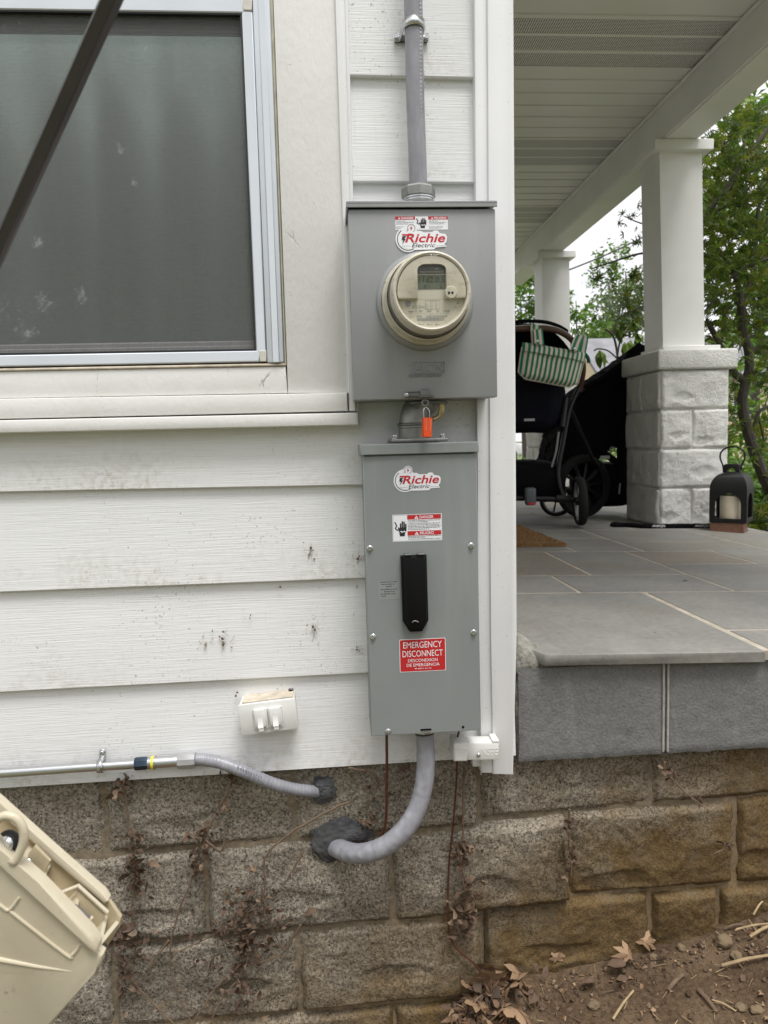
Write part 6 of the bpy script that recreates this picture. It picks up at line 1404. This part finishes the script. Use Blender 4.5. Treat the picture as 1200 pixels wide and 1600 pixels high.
def tree(label, base, h, crown, per, s0, s1, m, seed, name='tree', cat='tree', trunk_r=.12, group='trees beyond the porch'):
    """crown: list of (offset, radius) clumps in metres"""
    rg = random.Random(seed); base = Vector(base); t = thing(name, label, cat, base, group)
    b = MB(); top = base+Vector((rg.uniform(-.3, .3), 0, h*.8)); b.tube(spline([base, base+Vector((rg.uniform(-.15, .15), 0, h*.35)), top], 6), [trunk_r*(1-.065*i) for i in range(13)], BARK, 8)
    cl = []
    for o, r in crown:
        c = base+Vector(o); k = max(6, int(9*r)); b.tube([base+Vector((0, 0, h*.3)), (base+c)/2+Vector((0, 0, h*.15)), c], [trunk_r*.45, trunk_r*.3, trunk_r*.12], BARK, 6)
        for i in range(k):
            d = Vector((rg.gauss(0, 1), rg.gauss(0, 1), rg.gauss(0, .8))).normalized()*r*rg.uniform(.45, 1); cl.append((c+d, r*rg.uniform(.22, .42)))
    b.build('trunk', t); card_cloud(m, cl, per, s0, s1, seed, t); return t
# Japanese maple beside the porch
mp_ = thing('maple_tree', 'green Japanese maple with thin dark limbs beside the porch, behind the lantern', 'tree', P(1215, 800, 3.1), None)
def limb(pts, r0, r1, name='limb'):
    sp_ = spline([P(x, y, Y) for x, y, Y in pts], 7); n = len(sp_); b = MB(); b.tube([p+Vector((.006*noise.noise(p*9), .006*noise.noise(p*9+Vector((3, 0, 0))), 0)) for p in sp_], [r0+(r1-r0)*i/n for i in range(n)], BARK, 9); b.build(name, mp_); return sp_
limb([(1240, 830, 3.1), (1212, 780, 3.1), (1193, 745, 3.1), (1178, 705, 3.1), (1166, 665, 3.1), (1160, 635, 3.1), (1163, 605, 3.1), (1170, 575, 3.1), (1168, 545, 3.1), (1160, 510, 3.1), (1157, 470, 3.1)], .040, .024, 'trunk')
tw = []
for pts, a, c in (([(1168, 600, 3.1), (1150, 585, 3.1), (1135, 560, 3.1), (1120, 530, 3.1), (1104, 500, 3.1)], .026, .016), ([(1158, 470, 3.1), (1152, 440, 3.1), (1143, 420, 3.1), (1125, 395, 3.2)], .02, .008), ([(1158, 475, 3.1), (1172, 440, 3.1), (1180, 400, 3.1), (1184, 340, 3.1), (1190, 290, 3.1)], .018, .01),
                  ([(1172, 690, 3.1), (1180, 660, 3.1), (1190, 640, 3.1), (1215, 632, 3.1)], .014, .01), ([(1098, 345, 2.9), (1130, 300, 2.9), (1160, 255, 2.9), (1205, 195, 2.9)], .016, .012), ([(1090, 360, 3.2), (1120, 330, 3.2), (1160, 318, 3.2), (1210, 330, 3.2)], .008, .006),
                  ([(1100, 490, 2.9), (1130, 450, 2.9), (1160, 420, 2.9), (1210, 400, 2.9)], .009, .008), ([(1170, 560, 3.1), (1185, 540, 3.1), (1212, 533, 3.1)], .011, .007), ([(1185, 650, 3.1), (1192, 690, 3.1), (1183, 720, 3.2)], .008, .004),
                  ([(1130, 220, 3.0), (1150, 262, 3.0), (1140, 300, 3.0), (1120, 330, 3.0)], .007, .005), ([(1110, 400, 3.5), (1060, 400, 3.6), (1010, 395, 3.6), (960, 408, 3.7), (925, 420, 3.7)], .012, .004), ([(1110, 350, 3.4), (1060, 360, 3.5), (1005, 350, 3.5), (975, 338, 3.5)], .009, .003), ([(1100, 470, 3.6), (1050, 470, 3.7), (1000, 480, 3.7), (965, 500, 3.7)], .009, .003)):
    tw.append(limb(pts, a, c))
rg = random.Random(21); lp = []
def spray(x, y, Y, sx_, sy_, sY, n, mask=None):
    for i in range(int(n*(2.0 if x > 1095 else .75 if x > 1020 else .8))):
        px, py = rg.gauss(x, sx_), rg.gauss(y, sy_); Yr = max(2.62, rg.gauss(Y, sY)); lp.append(P(px, py, Yr))
for x, y, n in ((1120, 215, 22), (1150, 200, 40), (1185, 190, 40), (1110, 260, 26), (1140, 260, 50), (1180, 250, 50), (1120, 310, 50), (1160, 300, 55), (1195, 300, 45), (1115, 360, 55), (1150, 350, 55), (1185, 360, 50), (1120, 410, 50), (1160, 400, 40), (1195, 410, 40), (1115, 450, 36), (1150, 450, 26), (1190, 460, 36), (1125, 490, 26), (1190, 500, 30), (1115, 530, 18), (1150, 520, 22), (1195, 540, 28), (1130, 600, 22), (1195, 590, 26), (1150, 640, 18), (1200, 660, 20), (1185, 700, 18), (1140, 680, 14), (1215, 740, 16), (1230, 400, 60), (1230, 250, 60), (1240, 550, 50)):
    spray(x, y, 3.2, 13, 15, .32, n)
for x, y, n in ((985, 340, 5), (1000, 330, 6), (975, 356, 4), (1005, 365, 5), (995, 385, 5), (955, 418, 6), (935, 427, 7), (948, 445, 7), (985, 430, 9), (1000, 440, 10), (968, 462, 7), (990, 470, 10), (978, 490, 7), (1000, 500, 7), (985, 515, 4), (1060, 420, 24), (1050, 370, 16), (1040, 480, 18), (1080, 450, 24), (1080, 380, 20)): spray(x, y, 3.55, 8, 7, .10, n)
vc = CAM; lp.sort(key=lambda p: (p-vc).length)
def in_view(p):
    d = p-CAM; z = d.dot(fwd); return 600+FPX*d.dot(rgt)/z < 1205
near = [p for p in lp if in_view(p)][:290]; ns = set(id(p) for p in near); rest = [p for p in lp if id(p) not in ns]
lm = []
for v in range(8):
    r2 = random.Random(v+400); vs, fs = leaf_shape('maple', 1.0, r2.uniform(.3, .9), r2); b = MB(); b.add(vs, fs, MAPLE); o = b.build('leaf', smooth=False); lm.append(o.data); bpy.data.objects.remove(o)
def f_perobj(): pass
for p in near:
    o = bpy.data.objects.new('leaf', rg.choice(lm)); COL.objects.link(o); o.parent = mp_; o.location = p-parent_loc(mp_); s = rg.uniform(.042, .064); o.scale = (s, s, s); o.rotation_euler = (rg.gauss(.7, .6), rg.gauss(0, .6), rg.uniform(0, 6.283))
leafset(MAPLE, 'maple', rest, .040, .060, 31, 1.2, 'foliage', mp_)
# leafy bush behind the jogging stroller with a few large leaves
rh = thing('glossy_bush', 'thin-stemmed bush with few large glossy leaves between stroller and nearer column', 'bush', P(965, 640, 4.2), None)
b = MB(); Y = 4.2
for ln, r in (([(965, 700), (966, 590), (964, 550), (958, 525), (946, 514)], .009), ([(964, 560), (950, 548), (935, 545), (928, 548)], .006), ([(965, 555), (970, 530), (985, 510), (990, 490)], .007), ([(958, 528), (962, 505), (968, 490), (970, 470)], .006), ([(966, 575), (978, 556), (984, 540)], .006)): b.tube(spline([P(x, y, Y) for x, y in ln], 5), r, BARK, 7)
b.build('stem', rh)
for px, py, n, s in ((937, 548, 7, .13), (967, 508, 8, .14), (985, 532, 6, .13), (996, 520, 5, .12), (976, 535, 4, .12), (990, 495, 6, .13)):
    for i in range(n):
        v = random.Random(i); vs, fs = leaf_shape('oval', 1.0, .8, v); b = MB(); b.add(vs, fs, RHODO, T(P(px, py, Y)) @ Rz(rg.uniform(-180, 180)) @ Rx(-rg.uniform(20, 100)) @ Matrix.Scale(s*rg.uniform(.7, 1.1), 4)); b.build('leaf', rh, smooth=False)
# shrubs at the foot of the maple and beyond
def shrub(label, c, rx_, rz_, n, m, s0, s1, seed, kind='oval'):
    rg = random.Random(seed); c = Vector(c); t = thing('shrub', label, 'shrub', c, 'shrubs in the garden beyond the porch'); pts = []; b = MB()
    for i in range(9):
        a = rg.uniform(0, 6.3); e = c+Vector((math.cos(a)*rx_*.7, math.sin(a)*rx_*.7, rz_*rg.uniform(.6, 1.3))); b.tube(spline([c, (c+e)/2+Vector((0, 0, .1)), e], 4), [.012, .011, .01, .009, .008, .007, .006, .005, .004], BARK, 5)
    b.build('stem', t)
    for i in range(n):
        d = Vector((rg.gauss(0, 1), rg.gauss(0, 1), rg.gauss(0, 1))).normalized()*rg.random()**.4; pts.append(c+Vector((d.x*rx_, d.y*rx_, rz_*.75+d.z*rz_*.75)))
    leafset(m, kind, pts, s0, s1, seed, 1.2, 'foliage', t); return t
def gp(px, Y, z): p = P(px, 800, Y); return Vector((p.x, Y, z))
shrub('low bright green shrub right of the lantern, at the deck edge', gp(1200, 2.75, .50), .32, .30, 420, MAPLE, .05, .08, 1, 'maple'); shrub('bright yellow-green shrub behind the maple trunk', gp(1165, 5.2, .35), .75, .62, 1000, BRIGHTLEAF, .08, .14, 2)
shrub('bright green shrub at the right edge behind the maple', gp(1230, 4.6, .3), .7, .6, 800, BRIGHTLEAF, .08, .14, 3); shrub('green shrub seen through the gap under the jogging stroller', gp(950, 6.8, .3), .8, .85, 800, BRIGHTLEAF, .08, .14, 4)
shrub('tall green shrub seen through the maple leaves', gp(1150, 7.5, .3), 1.3, 1.5, 600, BRIGHTLEAF, .10, .18, 5); shrub('tall yellowing shrub at the far right behind the maple', gp(1215, 9.0, .3), 1.6, 2.6, 650, BRIGHTLEAF, .12, .2, 6)
shrub('yellow-green shrub left of the far pier', gp(815, 12, .2), .7, .55, 500, BRIGHTLEAF, .1, .18, 7)
def crown_at(pxs, Y, base): return [((lambda v: (v.x-base[0], v.y-base[1], v.z-base[2]))(P(px, py, Y)), r) for px, py, r in pxs]
bs = gp(822, 26, .1); tree('pale leafy tree left of the farther column', bs, 7, crown_at(((822, 470, 1.1), (812, 440, .9), (835, 500, 1.0), (800, 495, 1.0), (820, 530, .9)), 26, bs), 36, .14, .26, BRIGHTLEAF, 41)
bs = gp(905, 24, .1); tree('pale sparse tree right of the farther column', bs, 6, crown_at(((900, 470, .8), (915, 500, .9), (898, 520, .9), (935, 520, .7)), 24, bs), 26, .12, .22, BRIGHTLEAF, 42)
bs = gp(985, 32, .1); tree('dark evergreen tree behind the grey-roofed house', bs, 11, crown_at(((980, 460, 1.4), (1000, 470, 1.2), (960, 500, 1.2), (990, 510, 1.5), (975, 540, 1.2)), 32, bs), 38, .14, .3, FARLEAF, 43)
bs = gp(945, 38, .1); tree('grey-green tree low above the grey roof', bs, 6, crown_at(((930, 530, 1.2), (955, 520, 1.4), (915, 535, 1.0)), 38, bs), 45, .16, .3, BRIGHTLEAF, 44)
bs = gp(955, 45, .1); tree('tall pale tree top behind the power line', bs, 14, crown_at(((950, 430, 1.4), (965, 400, 1.3), (940, 470, 1.4), (980, 430, 1.5)), 45, bs), 20, .18, .34, BRIGHTLEAF, 45)
bs = gp(1180, 14, .1); tree('broad background tree behind the maple at the right', bs, 9, crown_at(((1150, 420, 1.2), (1200, 330, 1.5), (1120, 330, 1.0), (1160, 200, 1.5), (1230, 220, 1.6), (1210, 500, 1.2)), 14, bs), 26, .18, .34, BRIGHTLEAF, 46)
# hedge and trees of the garden behind the camera, as mirrored in the window
t = thing('hedge_row', 'leafy hedge trees across the garden, mirrored faintly in the window', 'hedge', (0, -13, -.6)); cl = []; rg = random.Random(77)
for i in range(64): cl.append((Vector((rg.uniform(-16, 16), -13+rg.uniform(-1, 1), rg.uniform(.0, 6.4))), rg.uniform(1.0, 1.6)))
card_cloud(FARLEAF, cl, 90, .35, .7, 77, t)
for x in range(-15, 16, 3): b = MB(); b.tube([(x, -13, -.6), (x+.3, -13, 3.5)], .12, BARK, 7); b.build('trunk', t)
# ------------------------------------------------------------------ neighbour's house, car, power lines
Yh = 19; e0, e1 = P(946, 584, Yh), P(1100, 566, Yh); zr_ = P(915, 527, Yh+1.6).z; ze = e0.z; xl = e0.x; xr_ = xl+9
nh = thing('neighbour_house', 'cream house with grey shingle roof beyond the garden', 'house', (xl, Yh, 0))
b = MB(); Yr_ = Yh+1.9; b.box(xl, xr_, Yh+.2, Yh+3.6, 0, ze, CREAMW); b.add([(xl, Yh+.2, ze), (xl, Yh+3.6, ze), (xl, Yr_, zr_-.1), (xr_, Yh+.2, ze), (xr_, Yh+3.6, ze), (xr_, Yr_, zr_-.1)], [(0, 1, 2), (3, 5, 4)], CREAMW); b.build('wall', nh)
b = MB()
for s_, ye_ in ((1, Yh-.1), (-1, Yh+3.9)): b.add([(xl-.2, ye_, ze-.08), (xr_+.2, ye_, ze-.08), (xr_+.2, Yr_, zr_), (xl-.2, Yr_, zr_), (xl-.2, ye_, ze-.2), (xr_+.2, ye_, ze-.2), (xr_+.2, Yr_, zr_-.12), (xl-.2, Yr_, zr_-.12)], [(0, 1, 2, 3), (4, 5, 6, 7), (0, 1, 5, 4), (0, 3, 7, 4), (1, 2, 6, 5)], ROOFM)
b.build('roof', nh, smooth=False)
for k_ in range(3):
    b = MB(); xw = xl+.6+k_*1.6; b.box(xw, xw+.8, Yh+.14, Yh+.2, ze-1.3, ze-.3, PAINTW, .02); wn = b.build('window', nh); b = MB(); b.box(xw+.07, xw+.73, Yh+.12, Yh+.14, ze-1.23, ze-.37, DARKGLASS); b.build('pane', wn)
b = MB(); b.box(xl-.02, xl, Yh+1.0, Yh+1.8, ze-1.6, ze-.4, PAINTW, .01); wn = b.build('window', nh); b = MB(); b.box(xl-.04, xl-.02, Yh+1.07, Yh+1.73, ze-1.53, ze-.47, DARKGLASS); b.build('pane', wn)
cx_ = P(822, 705, 34).x; car = thing('parked_car', 'white parked car, barely visible left of the stroller basket', 'car', (cx_-2, 34, .1)); z0_ = P(822, 721, 34).z
b = MB(); b.prism([(cx_-4.3, z0_+.3), (cx_+.1, z0_+.3), (cx_+.15, z0_+.7), (cx_-.1, z0_+.85), (cx_-.9, z0_+.95), (cx_-1.5, z0_+1.4), (cx_-3.2, z0_+1.42), (cx_-4.1, z0_+.95), (cx_-4.35, z0_+.85)], 34, 35.7, CARW, .06); b.build('body', car)
b = MB(); b.prism([(cx_-1.05, z0_+.97), (cx_-1.58, z0_+1.33), (cx_-3.1, z0_+1.35), (cx_-3.8, z0_+.97)], 33.98, 34.02, DARKGLASS); b.build('side_window', car)
for xw in (cx_-.75, cx_-3.4): b = MB(); wheel(b, (xw, 34.05, z0_+.32), .32, .2, (0, 1, 0)); wo_ = b.build('wheel', car); b = MB(); rim(b, (xw, 34.0, z0_+.32), .32, .2, (0, 1, 0), 5); b.build('rim', wo_)
def line(label, a, c, Y, r): b = MB(); p0, p1 = P(*a, Y), P(*c, Y+2); b.tube(spline([p0, (p0+p1)/2-Vector((0, 0, .05)), p1], 6), r, WIRE, 6); tag(b.build('power_line', loc=(p0+p1)/2), label, 'cable', 'cables across the sky')
line('overhead cable crossing the sky between the two porch columns', (860, 433), (1030, 358), 14, .018); line('overhead cable seen left of the farther column', (780, 503), (850, 452), 14, .018)
b = MB(); b.add([(-30, 40, .105), (60, 40, .105), (60, 33, .105), (-30, 33, .105)], [(0, 1, 2, 3)], mat('asphalt', (.06, .06, .06), .9)); b.build('street', kind='structure', smooth=False)
